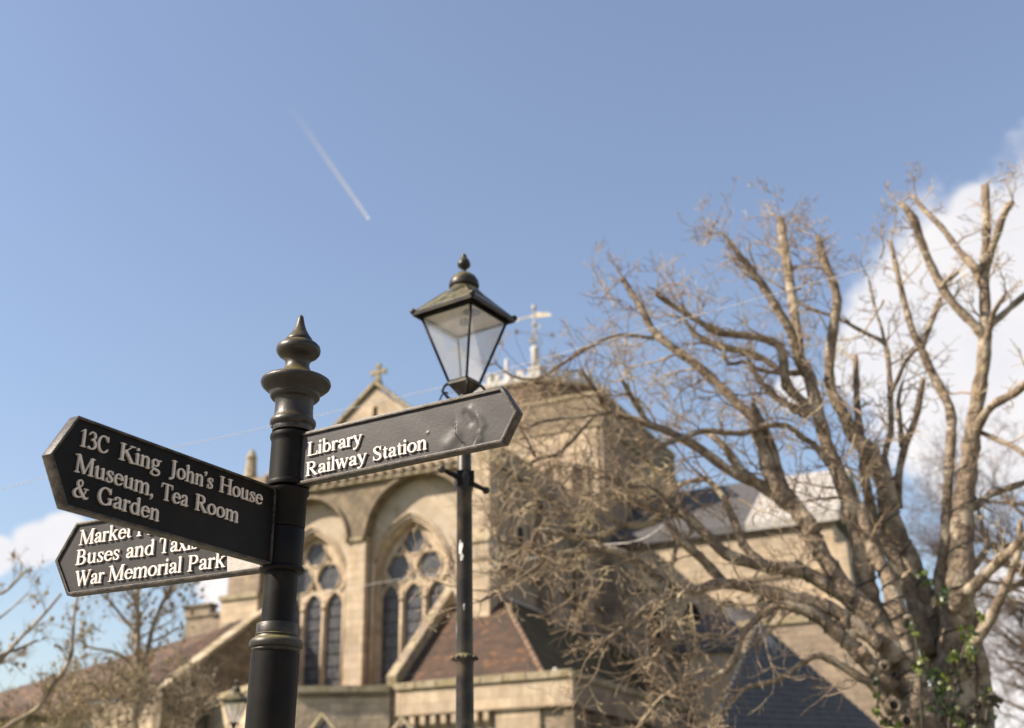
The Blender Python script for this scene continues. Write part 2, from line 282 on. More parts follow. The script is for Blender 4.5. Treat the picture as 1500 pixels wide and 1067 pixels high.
GL = {
 ' ': (24, []),
 'L': (57, [sstem(13, 0, 66), ser(13, 66, 12), ser(12, 0, 11), sbar(10, 50, 1.7), pth((49, 2, 4), (51, 8, 4), (54, 17, 2.6))]),
 'i': (22, [sstem(11, 0, 44.5), ser(11, 0), flag(11, 45), dot(11, 60, 5.8)]),
 'l': (22, [sstem(11, 0, 67), ser(11, 0), flag(11, 68)]),
 'b': (49, [sstem(10, 1, 67), flag(10, 68), bowl(25, 22, 16.5, 20.3, -158, 158)]),
 'd': (50, [sstem(38, 2, 67), flag(38, 68), ('b', 38, 47, 0, 2.8), bowl(23, 22, 16.5, 20.3, 22, 338)]),
 'p': (49, [sstem(10, -21, 44), flag(10, 45), bowl(25, 22, 16.5, 20.3, -158, 158)]),
 'r': (35, [sstem(11, 0, 44.5), ser(11, 0, 10), flag(11, 45), pth((12, 31, TN), (19, 39.5, 5), (28, 41.5, 7)), dot(30, 39, 4.4)]),
 'a': (43, [pth((9, 33, 7), (10.5, 40, 6), (19, 43, TN), (28, 40.5, 7), (31, 32, ST-.6), (31, 9, ST-.6), (34, 3, 6), (42, 5.5, 2.8)), pth((30, 27, 3.2), (18, 21.5, 5), (9.5, 16, 8.6), (8.5, 8, 8.8), (14, 2.5, 5.6), (22, 4, 4), (30, 11, 3.4)), dot(9, 34, 4)]),
 'y': (45, [pth((7, 44, ST), (24.5, 4, ST-1)), pth((39, 44, TN), (24.5, 2, TN+.6), (18, -12, TN+.6), (12, -17.5, 4.6), (7, -17.5, 5)), ('b', -1, 16, 42.2, 45), ('b', 31, 46, 42.2, 45), dot(6.5, -16.5, 4.5)]),
 'R': (63, [sstem(13, 0, 66), ser(13, 0, 12), ('b', 1, 14, 63.2, 66), sbar(10, 29, 64.2), sbar(10, 31, 33.4), bowl(28, 48.8, 16.5, 15.3, -90, 90, ST+.4), pth((28, 33, ST), (42, 14, ST), (53, 2.5, ST-1)), ('b', 46, 64, 0, 2.8)]),
 'w': (66, [pth((7, 44, ST), (21, 4, ST-1)), pth((21, 2, TN), (33, 41, TN)), pth((31, 44, ST), (45, 4, ST-1)), pth((45, 2, TN), (59, 44, TN)), ('b', -1, 15, 42.2, 45), ('b', 24, 38, 42.2, 45), ('b', 51, 66, 42.2, 45)]),
 'S': (51, [pth((40, 49, 3.4), (36, 58, 4), (25, 64, TN), (14, 60, 7.4), (10.5, 51, 9.6), (15, 41, 10.6), (27, 32, 11.4), (38, 24, 10.4), (41, 14, 9.2), (36, 5, 6.6), (24, 1.7, TN), (13, 6, 4), (8, 17, 3.4)), pth((41, 66, 2), (40.3, 48, 3.6)), pth((6.6, 0, 2), (7.6, 19, 3.6))]),
 't': (28, [pth((13, 55, 3), (12.6, 46, 8), (12.6, 32, ST), (12.6, 11, ST), (16, 3, 6.5), (26, 5.5, 2.8)), sbar(2, 25, 43.2, 3.4)]),
 'o': (47, [bowl(23.5, 22, 17.6, 20.6)]),
 'n': (50, [sstem(11, 0, 44.5), ser(11, 0), flag(11, 45), lcurve(12, 38), ser(38, 0)]),
 'm': (76, [sstem(11, 0, 44.5), ser(11, 0), flag(11, 45), lcurve(12, 38), ser(38, 0, 9), lcurve(39, 65), ser(65, 0, 9)]),
 'h': (50, [sstem(11, 0, 67), ser(11, 0), flag(11, 68), lcurve(12, 38), ser(38, 0)]),
 'u': (50, [pth((11, 43, ST), (11, 14, ST), (13.5, 5, 7.5), (21, 2, 4.4), (30, 5.5, TN), (37, 12, TN)), sstem(37.5, 2, 44), ('b', 37, 47, 0, 2.8), flag(11, 45), flag(37, 45)]),
 'k': (51, [sstem(11, 0, 67), ser(11, 0), flag(11, 68), pth((13, 20, TN), (36, 43, TN)), ('b', 28, 46, 42.2, 45), pth((22, 27, ST), (41, 3, ST-1)), ('b', 31, 51, 0, 2.8)]),
 'e': (43, [bowl(22.5, 22, 16, 20.3, 8, 312), sbar(9, 38, 26, 3), pth((33, 6, TN), (39, 12, 2.4))]),
 'c': (42, [bowl(23, 22, 16.5, 20.3, 48, 318), dot(33, 35, 4.4)]),
 's': (37, [pth((30.5, 33, 3), (26, 40.5, 3.8), (18.5, 43, TN), (10.5, 39.5, 6.4), (9, 33, 7.8), (15, 26, 8.2), (24, 19.5, 8.2), (29.5, 12, 7.8), (26, 4, 5.4), (18, 1.7, TN), (10, 4.5, 3.8), (6.6, 13, 3)), pth((31, 45, 1.6), (30.8, 32, 3.2)), pth((5.6, 0, 1.6), (6.2, 14, 3.2))]),
 'x': (47, [pth((8, 43, ST), (38, 2, ST)), pth((37, 43, TN), (9, 2, TN)), ('b', 0, 17, 42.2, 45), ('b', 29, 45, 42.2, 45), ('b', 0, 17, 0, 2.8), ('b', 29, 48, 0, 2.8)]),
 'g': (47, [bowl(21, 30, 13, 13.2, tk=8.6), pth((12, 19, 3.4), (8, 12, 4.4), (12, 6.5, 6.4), (26, 4.5, 8), (38, 0, 7.6), (41, -8, 6.2), (34, -17, 5), (20, -20, 3.8), (8, -16, 5.6), (6.5, -8.5, 5.2), (14, 3.5, 3.4)), pth((32, 38, 3), (38, 42.5, 4), (44, 42.5, 5))]),
 'B': (58, [sstem(13, 0, 66), ('b', 1, 14, 63.2, 66), ('b', 1, 14, 0, 2.8), sbar(10, 28, 64.2), sbar(10, 30, 34.6), sbar(10, 30, 1.8), bowl(26, 49.4, 16, 14.8, -90, 90, ST), bowl(29, 18.2, 18.5, 16.4, -90, 90, ST+.6)]),
 'P': (54, [sstem(13, 0, 66), ser(13, 0, 12), ('b', 1, 14, 63.2, 66), sbar(10, 28, 64.2), sbar(14, 30, 31.4), bowl(27, 47.8, 18, 16.4, -90, 90, ST+.6)]),
 'H': (70, [sstem(13, 0, 66), sstem(57, 0, 66), ser(13, 0, 12), ser(57, 0, 12), ser(13, 66, 12), ser(57, 66, 12), sbar(14, 56, 34.5, 4)]),
 'K': (68, [sstem(13, 0, 66), ser(13, 0, 12), ser(13, 66, 12), pth((15, 29, TN), (53, 64, TN)), ('b', 43, 66, 63.2, 66), pth((27, 40, ST+1), (56, 3, ST)), ('b', 46, 70, 0, 2.8)]),
 'J': (36, [pth((21, 64, ST), (21, 10, ST), (18, -5, 7), (9, -11, 5)), ser(21, 66, 12), dot(7, -9.5, 4.8)]),
 'T': (60, [sstem(30, 0, 66), ser(30, 0, 12), sbar(4, 56, 64.2, 3.6), pth((5, 64, 4), (4, 58, 3.6), (2.5, 49, 2.2)), pth((55, 64, 4), (56, 58, 3.6), (57.5, 49, 2.2))]),
 'M': (84, [pth((13, 63, TN+.3), (12, 1, TN+.3)), ser(12, 0, 10), ('b', 0, 14, 63.2, 66), pth((15, 64, ST+.5), (41, 5, ST)), pth((42, 3, TN), (68, 64, TN)), sstem(70, 0, 66, ST+.6), ser(70, 0, 12.5), ('b', 66, 83, 63.2, 66)]),
 'W': (90, [pth((10, 64, ST+.5), (30, 4, ST)), pth((30, 2, TN), (47, 60, TN)), pth((42, 64, ST+.5), (62, 4, ST)), pth((62, 2, TN), (81, 64, TN)), ('b', -1, 20, 63.2, 66), ('b', 32, 53, 63.2, 66), ('b', 71, 90, 63.2, 66)]),
 'C': (64, [bowl(34, 33, 26, 31.4, 44, 316, ST+.8, TN), pth((53, 54.5, TN), (55.5, 47, 2.6)), pth((55.6, 66, 2), (55.4, 46, 3)), pth((52, 11, TN), (57, 17, 2.4))]),
 'G': (70, [bowl(34, 33, 26, 31.4, 44, 312, ST+.8, TN), pth((53, 54.5, TN), (56, 46, 2.6)), pth((56, 66, 2), (55.8, 45, 3)), sstem(57, 5, 28), ('b', 46, 68, 26.2, 29)]),
 '1': (42, [sstem(24, 0, 65), ser(24, 0, 13), pth((9, 56, 2.8), (17, 60.5, 4.2), (24, 65, 5))]),
 '3': (48, [pth((8, 53, 4.4), (14, 62, 5), (23, 64.5, TN), (34, 60, 7.4), (37, 50, 9), (32, 41, 7), (21, 36, TN)), pth((20, 36.5, TN), (33, 34, 6.6), (41, 25, 9), (41, 14, 9.6), (33, 4, 6.6), (20, 1, TN), (9, 3.5, 5.4)), dot(8.5, 5, 4)]),
 '&': (80, [pth((62, 36, TN), (57, 22, TN), (45, 8, 4), (30, 1.8, 5), (15, 4, 7.6), (8, 14, ST), (11, 25, 8.6), (22, 34, 5), (36, 43, TN), (42, 53, 5), (39, 62, 4.6), (31, 65, TN), (23, 60, 6.6), (21, 51, 7.6), (26, 40, 8.6), (38, 23, ST+.6), (54, 7, ST), (64, 2.5, 6.6), (74, 8, 3)), ('b', 52, 73, 35.5, 38.3)]),
 ',': (22, [dot(10, 4.5, 5.4), pth((13, 5, 6), (13.5, -3, 4.4), (8, -12, 2))]),
 "'": (17, [dot(7, 60, 5), pth((10, 61, 5.6), (10, 54, 4), (5.5, 46, 2))]),
}
def spline(pts, k=7):
    if len(pts) < 3: return pts
    P = np.array(pts, float); P = np.vstack([2*P[0]-P[1], P, 2*P[-1]-P[-2]]); out = []
    for i in range(1, len(P)-2):
        for j in range(k):
            t = j/k; a, b, c, d = P[i-1], P[i], P[i+1], P[i+2]
            out.append(.5*((2*b)+(-a+c)*t+(2*a-5*b+4*c-d)*t*t+(-a+3*b-3*c+d)*t**3))
    out.append(P[-2]); return [tuple(q) for q in out]
def glyph_loops(ch, h=.8):
    adv, prims = GL[ch]
    xs = np.arange(-14, adv+14, h); ys = np.arange(-26, 74, h); X, Y = np.meshgrid(xs, ys); D = np.full(X.shape, 1e3)
    def smin(a, b, k=2.6):
        hh = np.clip(.5+.5*(b-a)/k, 0, 1); return b*(1-hh)+a*hh-k*hh*(1-hh)
    for p in prims:
        if p[0] == 'b':
            cx, cy, hx, hy = (p[1]+p[2])/2, (p[3]+p[4])/2, (p[2]-p[1])/2, (p[4]-p[3])/2
            qx, qy = np.abs(X-cx)-hx, np.abs(Y-cy)-hy; d = np.hypot(np.maximum(qx, 0), np.maximum(qy, 0))+np.minimum(np.maximum(qx, qy), 0)
        else:
            pts = spline(list(p[1])) if p[0] == 'p' else p[1]; d = np.full(X.shape, 1e3)
            for (x0, y0, w0), (x1, y1, w1) in zip(pts[:-1], pts[1:]):
                vx, vy = x1-x0, y1-y0; L = vx*vx+vy*vy+1e-9; t = np.clip(((X-x0)*vx+(Y-y0)*vy)/L, 0, 1)
                d = np.minimum(d, np.hypot(X-x0-t*vx, Y-y0-t*vy)-(w0+(w1-w0)*t)/2)
        D = smin(D, d)
    # marching squares
    ny, nx = D.shape; seg = {}
    def ip(i, j, i2, j2): a, b = D[i, j], D[i2, j2]; t = a/(a-b); return (xs[j]+(xs[j2]-xs[j])*t, ys[i]+(ys[i2]-ys[i])*t)
    ins = D < 0
    act = np.argwhere((ins[:-1, :-1].astype(int)+ins[1:, :-1]+ins[:-1, 1:]+ins[1:, 1:]) % 4 != 0)
    for i, j in act:
        e = {'B': ((i, j), (i, j+1)), 'R': ((i, j+1), (i+1, j+1)), 'T': ((i+1, j+1), (i+1, j)), 'L': ((i+1, j), (i, j))}
        cr = []
        for k in 'BRTL':
            a, b = e[k]
            if ins[a] != ins[b]: cr.append((k, ins[a]))
        def key(k): a, b = e[k]; return tuple(sorted((tuple(map(int, a)), tuple(map(int, b)))))
        if len(cr) == 2:
            o = [c for c in cr if c[1]][0][0]; n_ = [c for c in cr if not c[1]][0][0]; seg.setdefault(key(o), []).append(key(n_))
        else:
            ks = [c[0] for c in cr]; outs = [c[0] for c in cr if c[1]]
            for o in outs: n_ = ks[(ks.index(o)+1) % 4]; seg.setdefault(key(o), []).append(key(n_))
    loops = []
    while seg:
        k0 = next(iter(seg)); L = []; k = k0
        while k in seg:
            nx_ = seg[k].pop()
            if not seg[k]: del seg[k]
            (a, b) = k; L.append(ip(a[0], a[1], b[0], b[1])); k = nx_
            if k == k0: break
        if len(L) > 6:
            n = len(L); i0 = 0; i1 = max(range(n), key=lambda q: (L[q][0]-L[0][0])**2+(L[q][1]-L[0][1])**2)
            def dp(a):
                if len(a) < 3: return a[:-1]
                (x0, y0), (x1, y1) = a[0], a[-1]; l = math.hypot(x1-x0, y1-y0)+1e-9
                ds = [abs((x1-x0)*(y0-y)-(x0-x)*(y1-y0))/l for x, y in a[1:-1]]; m = max(ds)
                if m < .14: return a[:1]
                q = ds.index(m)+1; return dp(a[:q+1])+dp(a[q:])
            keep = dp(L[:i1+1])+dp(L[i1:]+L[:1])
            if len(keep) > 4: loops.append(keep)
    return loops
GM = {}
def glyph_mesh(ch, mname):
    if (ch, mname) not in GM:
        k = 1/66.; L = [[(x*k, y*k) for x, y in lp] for lp in glyph_loops(ch)]
        me = plate('letter', L, .14); me.materials.append(M[mname]); GM[(ch, mname)] = me
    return GM[(ch, mname)]
def text_width(s): return sum(GL[c][0] for c in s)/66.
# ------------------------------------------------------------------ ground
def at_z(x, y, z):
    r = ray(x, y); return CAM + r*((z-EYE)/r.z)
g = MB(); g.poly([(-1500, -300, 0), (1500, -300, 0), (1500, 2500, 0), (-1500, 2500, 0)]); g.build('ground', 'grass', kind='structure')
g = MB(); g.box(-16, 14, -3, 9.2, -.02, .03); g.build('pavement', 'paving', kind='structure')
g = MB(); g.box(-60, 60, -11, -3.15, -.1, .006); g.build('road', 'asphalt', kind='structure')
g = MB(); g.box(-60, 60, -3.15, -3, -.1, .11); g.build('kerb', 'paving', kind='structure')

# ------------------------------------------------------------------ the fingerpost
PX, PY = -.7413, 3.6
fp = thing('fingerpost', 'black cast iron signpost with three pointed finger boards and spiked finial', 'signpost', (PX, PY, 0))
def pz(y):                                                  # height on the post axis seen at photo row y
    lo, hi = -1.0, 5.0
    for _ in range(50):
        mid = (lo+hi)/2; d = Vector((PX, PY, mid))-CAM; yy = 533.5-F*d.dot(UP)/d.dot(FW)
        if yy > y: lo = mid
        else: hi = mid
    return lo
def pr(y, hw): return hw*depth((PX, PY, pz(y)))/F
def prof(L): return [(pr(y, h), pz(y)) for y, h in L]
fin = prof([(634.5, 29), (632, 29.6), (627, 29.4), (625.5, 32), (622, 33.6), (618, 33.2), (615.5, 31), (613, 29.2), (608, 28.2), (600, 27.6), (592, 27.8), (587.5, 29), (586, 33.5), (583, 36), (580, 36), (576.5, 37), (574.5, 40), (571, 45), (567, 49.4), (563, 51), (559.5, 50), (557, 46), (554, 36), (551, 28), (547, 23), (542, 19.5), (537, 17.4), (532, 17.6), (527.5, 20), (524.5, 24), (521.5, 28.5), (517.5, 31.6), (513.5, 32.2), (509, 31), (505.5, 27.5), (503, 22), (501.5, 19), (500, 19.6), (497.5, 18.8), (493, 15.2), (488, 11.8), (482, 8.6), (476, 6.4), (470, 4.9), (465.5, 3.9), (463, 2.6), (462, .6)])
pole = prof([(866, 23.3), (628, 23.3)]); pole = [(.0515, pz(945)), (.0505, pz(632))]
o = MB().lathe([(r, z) for r, z in fin], 64)  .build('finial', 'fin', fp, smooth=True); smooth_angle(o, 50)
o = MB().lathe(pole, 48).build('post', 'iron', fp, smooth=True); smooth_angle(o)
o = MB().lathe([(.0735, 0.0), (.0735, pz(958))], 48).build('lower_post', 'iron', fp); smooth_angle(o)
o = MB().lathe(prof([(962, 31.6), (957, 32.6), (953.5, 35.6), (951, 35), (949.5, 38), (945, 39.4), (940, 38), (937, 35.4), (935.5, 32), (933, 31), (931.5, 32), (930, 30.6), (916, 30.4), (914.6, 29.4)]), 64).build('collar', 'iron_dust', fp); smooth_angle(o, 40)
o = MB().lathe([(.088, 0.0), (.088, .5), (.083, .53), (.09, .56), (.084, .6), (.0735, .64)], 48).build('base', 'iron', fp); smooth_angle(o, 40)
# sleeves: upper one carries the board to the right, lower ones the two boards to the left
o = MB().lathe(prof([(716, 28), (714.5, 31.2), (711, 32), (708, 31), (706, 29.2), (652, 29), (648, 29.4), (645.5, 31), (642.5, 31.6), (639, 31), (637, 28)]), 64).build('sleeve', 'iron', fp); smooth_angle(o, 40)
o = MB().lathe(prof([(775, 27.6), (773.5, 28.6), (728, 28.6), (725, 31.2), (720, 31.6), (718, 28)]), 64).build('sleeve', 'iron', fp); smooth_angle(o, 40)
o = MB().lathe(prof([(841, 25), (839, 31), (835.5, 33), (832, 31.4), (830, 28.8), (777.2, 28.8), (776, 27.8)]), 64).build('sleeve', 'iron', fp); smooth_angle(o, 40)
for a_ in (200, 290, 20):
    q = math.radians(a_); r_ = pr(628, 29); MB().ball((r_*math.cos(q), r_*math.sin(q), pz(628.5)), .0065, 10, 6).build('grub_screw', 'iron_dust', fp, smooth=True)

tilt = Matrix.Translation((0, 0, pz(1060))) @ Matrix.Rotation(math.radians(.95), 4, 'Y') @ Matrix.Translation((0, 0, -pz(1060)))
for o_ in fp.children: o_.matrix_basis = tilt                # the post leans a little
def board(ang, zb, zt, L, tip, rev, label, texts, dents=None, face='iron_face', letm='letter', patch=None, edge=.011):
    zb += EYE; zt += EYE
    d = Vector((math.cos(ang), math.sin(ang), 0)); X = -d if rev else d; Z = Vector((0, 0, 1)); n = X.cross(Z)
    Mx = Matrix.Translation((0, 0, 0)) @ Matrix((X, Z, n)).transposed().to_4x4()
    sg = -1 if rev else 1; zm = (zb+zt)/2; l0 = .05
    def outline(k):  # inset k
        H = (zt-zb)/2; sl = tip/H; kk = k*math.hypot(1, sl)-k*sl
        pts = [(l0+k*0, zb+k), (L-kk, zb+k), (L+tip-k*math.hypot(1, sl), zm), (L-kk, zt-k), (l0+k*0, zt-k)]
        pts = [(sg*x, y) for x, y in pts]
        return pts if sg > 0 else pts[::-1]
    rim = plate('finger_board', [outline(0), [(x+sg*(.012 if abs(x) < .06 else 0), y) for x, y in outline(edge)]], .036)
    b = link('finger_board', rim, 'rim', fp, label=label); b.matrix_basis = Mx; bevel(b, .0016, 2); smooth_angle(b, 25)
    # embossed panel, a fine relief grid inside the rim
    core = plate('panel', [outline(.003)], .018); p = link('panel_core', core, face, b)
    nx, ny = 230, 56; H = (zt-zb)/2; v = []; f = []
    rr = random.Random(int(L*1e4)); ph = [(rr.uniform(8, 60), rr.uniform(8, 60), rr.uniform(0, 6), rr.uniform(.2, 1)) for _ in range(12)]
    for j in range(ny+1):
        y = zb+.003+(zt-zb-.006)*j/ny; t = 1-abs(y-zm)/H; xe = L+tip*t-.004*math.hypot(1, tip/H)
        for i in range(nx+1):
            x = l0+(xe-l0)*i/nx; h = .0112+sum(a*.00012*math.sin(kx*x+ky*y+p0) for kx, ky, p0, a in ph)
            if dents:
                for pts, wd, amp, kind in dents:
                    dm = 9; sd = 1
                    for (x0, y0), (x1, y1) in zip(pts[:-1], pts[1:]):
                        vx, vy = x1-x0, y1-y0; tt = max(0, min(1, ((x-x0)*vx+(y-y0)*vy)/(vx*vx+vy*vy+1e-9))); ex, ey = x-x0-tt*vx, y-y0-tt*vy; dd = math.hypot(ex, ey)
                        if dd < dm: dm = dd; sd = 1 if vx*ey-vy*ex > 0 else -1
                    if kind == 'bulge': h += .6*amp*math.exp(-(dm/wd)**2)
                    else: h += .6*amp*sd*math.exp(-dm/wd)*.5
            v.append((sg*x, y, h))
    for j in range(ny):
        for i in range(nx):
            a = j*(nx+1)+i; q = (a, a+1, a+nx+2, a+nx+1); f.append(q if sg > 0 else q[::-1])
    pn = link('panel', mesh('panel', v, f), face, b, smooth=True)
    def onpl(x, y):                                         # photo position to board coordinates, on the lettering plane
        r = ray(x, y); P0 = Vector((PX, PY, 0))+n*.013; t = (P0-CAM).dot(n)/r.dot(n); P = CAM+r*t-Vector((PX, PY, 0)); return P.dot(X), P.z
    for s, p0, p1, cap in texts:
        x0, y0 = onpl(*p0); x1, y1 = onpl(*p1); ln = math.hypot(x1-x0, y1-y0); an = math.atan2(y1-y0, x1-x0); an = max(-.02, min(.02, an)); ym = (y0+y1)/2
        k = (x1-x0)/text_width(s); x = x0
        for ch in s:
            if GL[ch][1]:
                o = link('letter', glyph_mesh(ch, letm), None, b); o.matrix_basis = Matrix.Translation((x, ym+(x-(x0+x1)/2)*math.tan(an), .0145)) @ Matrix.Diagonal((k, cap, .045, 1))
            x += GL[ch][0]/66.*k
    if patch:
        pts = [onpl(*q) for q in patch]; o = MB().slab([(x, y, .0125) for x, y in pts], (0, 0, .003)).build('glare_plate', 'glare', b)  # blank end of the board, its sun glare set in pale colour
    return b, onpl
R_ = math.radians
A1, A2, A3 = R_(240.73), R_(-30.01), R_(155.97)
B1, f1 = board(A1, .8165, 1.0637, .8453, .0695, True, 'black board in shade reading 13C King John\'s House Museum Tea Room Garden',
      [("13C", (113.5, 653.5), (158, 665), .0475), ("King", (173, 673.5), (234, 691), .0475), ("John's", (247, 697), (311, 717.5), .0475), ("House", (320, 720), (383, 740.5), .0475),
       ("Museum,", (107.5, 690.5), (224, 728.5), .0475), ("Tea", (234, 731), (274, 743.5), .0475), ("Room", (284, 746.5), (348, 766.5), .0475),
       ("&", (104.3, 726.5), (129, 733.5), .0475), ("Garden", (140.5, 737), (232, 764.8), .0475)], letm='letter_shaded', face='iron', edge=.007)  # its shade is also put into the face and letter colours
dn = [([(.665, 2.655), (.665, 2.632), (.69, 2.6)], .014, .006, 'step'), ([(.74, 2.668), (.745, 2.64), (.742, 2.612), (.735, 2.6)], .010, .004, 'step'), ([(.64, 2.605), (.665, 2.628)], .022, .0045, 'bulge'),
      ([(.72, 2.7), (.75, 2.665), (.76, 2.64)], .012, .003, 'bulge'), ([(.565, 2.655), (.566, 2.656)], .004, .003, 'bulge'), ([(.75, 2.62), (.752, 2.6)], .01, .003, 'bulge'), ([(.70, 2.69), (.715, 2.66)], .012, -.003, 'bulge')]
B2, f2 = board(A2, 1.0738, 1.2483, .829, .0519, False, 'black board in sunlight reading Library Railway Station, its tip dented',
      [("Library", (450.8, 669), (531, 650.6), .0455), ("Railway", (448.2, 698.6), (538, 678), .0455), ("Station", (546, 676.8), (626.8, 657.6), .0455)], dents=dn)
dn3 = [([(-.8, 2.43), (-.76, 2.425), (-.72, 2.44)], .008, -.003, 'step'), ([(.5, 2.47), (.5, 2.5)], .008, .003, 'step')]
dn3 = [([(abs(x), y) for x, y in L_], w_, a_, k_) for L_, w_, a_, k_ in dn3]
B3, f3 = board(A3, .813, 1.0679, .8535, .0765, True, 'black board below the other two reading Market Place Buses and Taxis War Memorial Park',
      [("Market", (116, 799.5), (193, 787.8), .052), ("Place", (200.5, 786.4), (262, 777), .052),
       ("Buses", (111, 828.6), (176, 820), .052), ("and", (184.5, 818.6), (227, 812.8), .052), ("Taxis", (233, 811.8), (291, 804), .052),
       ("War", (109.5, 860), (153, 853.5), .052), ("Memorial", (158.5, 852.8), (267, 838.7), .052), ("Park", (275, 838), (331, 830.8), .052)], dents=dn3,
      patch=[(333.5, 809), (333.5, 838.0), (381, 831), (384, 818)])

# ------------------------------------------------------------------ lamp posts
LX, LY = -.288, 6.45
def lamp_post(label, loc, rz, sc, bar=None):
    t = thing('lamp_post', label, 'lamp post', loc, rz, 'lamp posts with four sided lanterns'); t.scale = (sc,)*3
    def zz(y, D=6.45): return at(680, y, D).z
    def rr(hw, y): return hw*depth(at(680, y, 6.45))/F
    ze = zz(462); zg = ze-.012; zb = zz(561); RE, RG, RB = .308, .262, .092
    def ring(R, z): return [(R*math.cos(k*math.pi/2), R*math.sin(k*math.pi/2), z) for k in range(4)]
    # roof: four sloping sheets, then bell, ball and spike
    zr = zz(436)+.0; 
    for k in range(4):
        a, b_ = ring(RE, ze), ring(.105, zr+.035); k2 = (k+1) % 4
        m_ = [(a[k][i]+a[k2][i])/2*.93+(b_[k][i]+b_[k2][i])/2*.07 for i in range(3)]
        MB().slab([a[k], a[k2], b_[k2], b_[k]], (0, 0, .008)).build('roof_sheet', 'iron_dust', t)
        MB().tube([a[k], b_[k]], .008, 8).build('hip_roll', 'iron', t, smooth=True)
        MB().tube([(a[k][0]*1.0, a[k][1], ze-.012), (a[k2][0], a[k2][1], ze-.012)], .016, 4).build('eaves_bar', 'iron_dust', t)
        MB().ball((a[k][0]*1.02, a[k][1]*1.02, ze+.004), .02, 8, 5).build('corner_boss', 'iron_dust', t, smooth=True)
    o = MB().lathe([(rr(33, 437), zz(441)), (rr(31, 432), zz(436)), (rr(25, 427), zz(430)), (rr(20.5, 422), zz(425)), (rr(19, 420), zz(420)), (rr(21.6, 418), zz(421)), (rr(22.4, 416), zz(418)), (rr(21, 412), zz(412)), (rr(17, 405), zz(406)), (rr(10, 400), zz(401)), (rr(4, 398), zz(399)), (rr(3, 395), zz(396)), (rr(4.2, 393), zz(394)), (rr(9, 389), zz(390)), (rr(9.8, 386), zz(387)), (rr(7.4, 380), zz(381)), (rr(4, 376), zz(377)), (rr(4.2, 374), zz(375)), (rr(2.4, 372), zz(372)), (.001, zz(371))], 32).build('ventilator', 'iron_dust', t); smooth_angle(o, 45)
    G, Bt = ring(RG, zg-.02), ring(RB, zb)
    for k in range(4):
        k2 = (k+1) % 4
        MB().tube([G[k], Bt[k]], .0085, 6).build('glazing_bar', 'iron', t, smooth=True)
        MB().tube([G[k], G[k2]], .009, 4).build('top_rail', 'iron', t); MB().tube([Bt[k], Bt[k2]], .012, 4).build('bottom_rail', 'iron_dust', t)
        ins = lambda p: (p[0]*.985, p[1]*.985, p[2])
        MB().slab([ins(G[k]), ins(G[k2]), ins(Bt[k2]), ins(Bt[k])], (0, 0, .004)).build('pane', 'lglass', t)
    MB().slab(ring(RG*.97, zg-.012), (0, 0, .006)).build('reflector', 'ceil', t)
    MB().lathe([(.001, zg-.05), (.028, zg-.048), (.03, zg-.03), (.022, zg-.0145)], 20).build('lamp_holder', 'iron', t, smooth=True)
    MB().lathe([(.05, zg-.019), (.055, zg-.016), (.05, zg-.0135)], 24, (.11, .03)).build('gear_ring', 'iron_face', t, smooth=True)
    # frog under the lantern
    bs = MB(); bs.hull(ring(RB*1.16, zb-.016), ring(RB*1.16, zb-.004)); bs.hull(ring(.03, zb-.085), ring(RB*1.05, zb-.017)); bs.build('lantern_base', 'iron_dust', t)
    for k in range(4):
        c_, s_ = math.cos(k*math.pi/2), math.sin(k*math.pi/2)
        pts = [(RB*1.1, zb-.01), (RB*1.1+.02, zb-.03), (RB*1.1+.03, zb-.06), (RB*1.05, zb-.10), (RB*.6, zb-.135), (.03, zb-.16)]
        MB().tube([(r*c_, r*s_, z) for r, z in pts], .009, 6).build('frog_arm', 'iron', t, smooth=True)
    # scroll on the left of the lantern base
    c0 = Vector((-.165, -.1, zb-.065)); pts = []
    for i in range(26):
        a_ = math.radians(40+i*11.5); r_ = .062-.0009*i; pts.append((c0.x+r_*math.cos(a_), c0.y+r_*.4*math.cos(a_), c0.z+r_*math.sin(a_)))
    pts.append((-.03, -.02, zb-.14)); MB().tube(pts, .0055, 6).build('scroll', 'iron', t, smooth=True)
    o = MB().lathe([(.15, 0), (.15, .45), (.12, .5), (.13, .56), (.085, .66), (.07, 1.0), (.062, 1.04), (.052, 1.06), (.0475, zz(972)-.02), (.05, zz(970)), (.062, zz(967)), (.064, zz(964)), (.058, zz(961)), (.046, zz(958)), (.044, zz(720)), (.052, zz(716)), (.055, zz(703)), (.052, zz(694)), (.041, zz(690)), (.038, zz(620)), (.034, zb-.16), (.03, zb-.08)], 32).build('column', 'iron_dust', t); smooth_angle(o, 40)
    for k in range(8): a_ = k*math.pi/4; MB().ball((.064*math.cos(a_), .064*math.sin(a_), zz(964.5)), .013, 8, 5).build('boss', 'iron_dust', t, smooth=True)
    zl = zz(703)
    if bar: e0, e1 = bar
    else: e0, e1 = Vector((-.25, -.12, zl)), Vector((.25, .12, zl))
    u_ = (e1-e0).normalized()
    o = MB().tube([e0, e0*.6+e1*.4, e0*.5+e1*.5, e0*.4+e1*.6, e1], [.012, .017, .026, .017, .012], 12).build('ladder_bar', 'iron', t, smooth=True)
    for e in (e0, e1): MB().ball(e, .023, 12, 8).build('bar_knob', 'iron_dust', t, smooth=True)
    MB().box(-.05, .05, -.05, .05, zl-.045, zl+.045).build('bar_clamp', 'iron', t)
    return t
lz = at(680, 703, 6.45).z
q0, q1 = at_z(646, 686, lz), at_z(711, 717, lz); th_ = math.atan2(-.985, .2); cm = Vector((LX, LY, 0)); rot = Matrix.Rotation(-th_, 3, 'Z')
mid = (q0+q1)/2; cen = Vector((LX, LY, lz))
lp = lamp_post('black lamp post with glazed lantern standing behind the sunlit finger board', (LX, LY, 0), th_, 1, (rot @ (cen+(q0-mid)-cm), rot @ (cen+(q1-mid)-cm)))
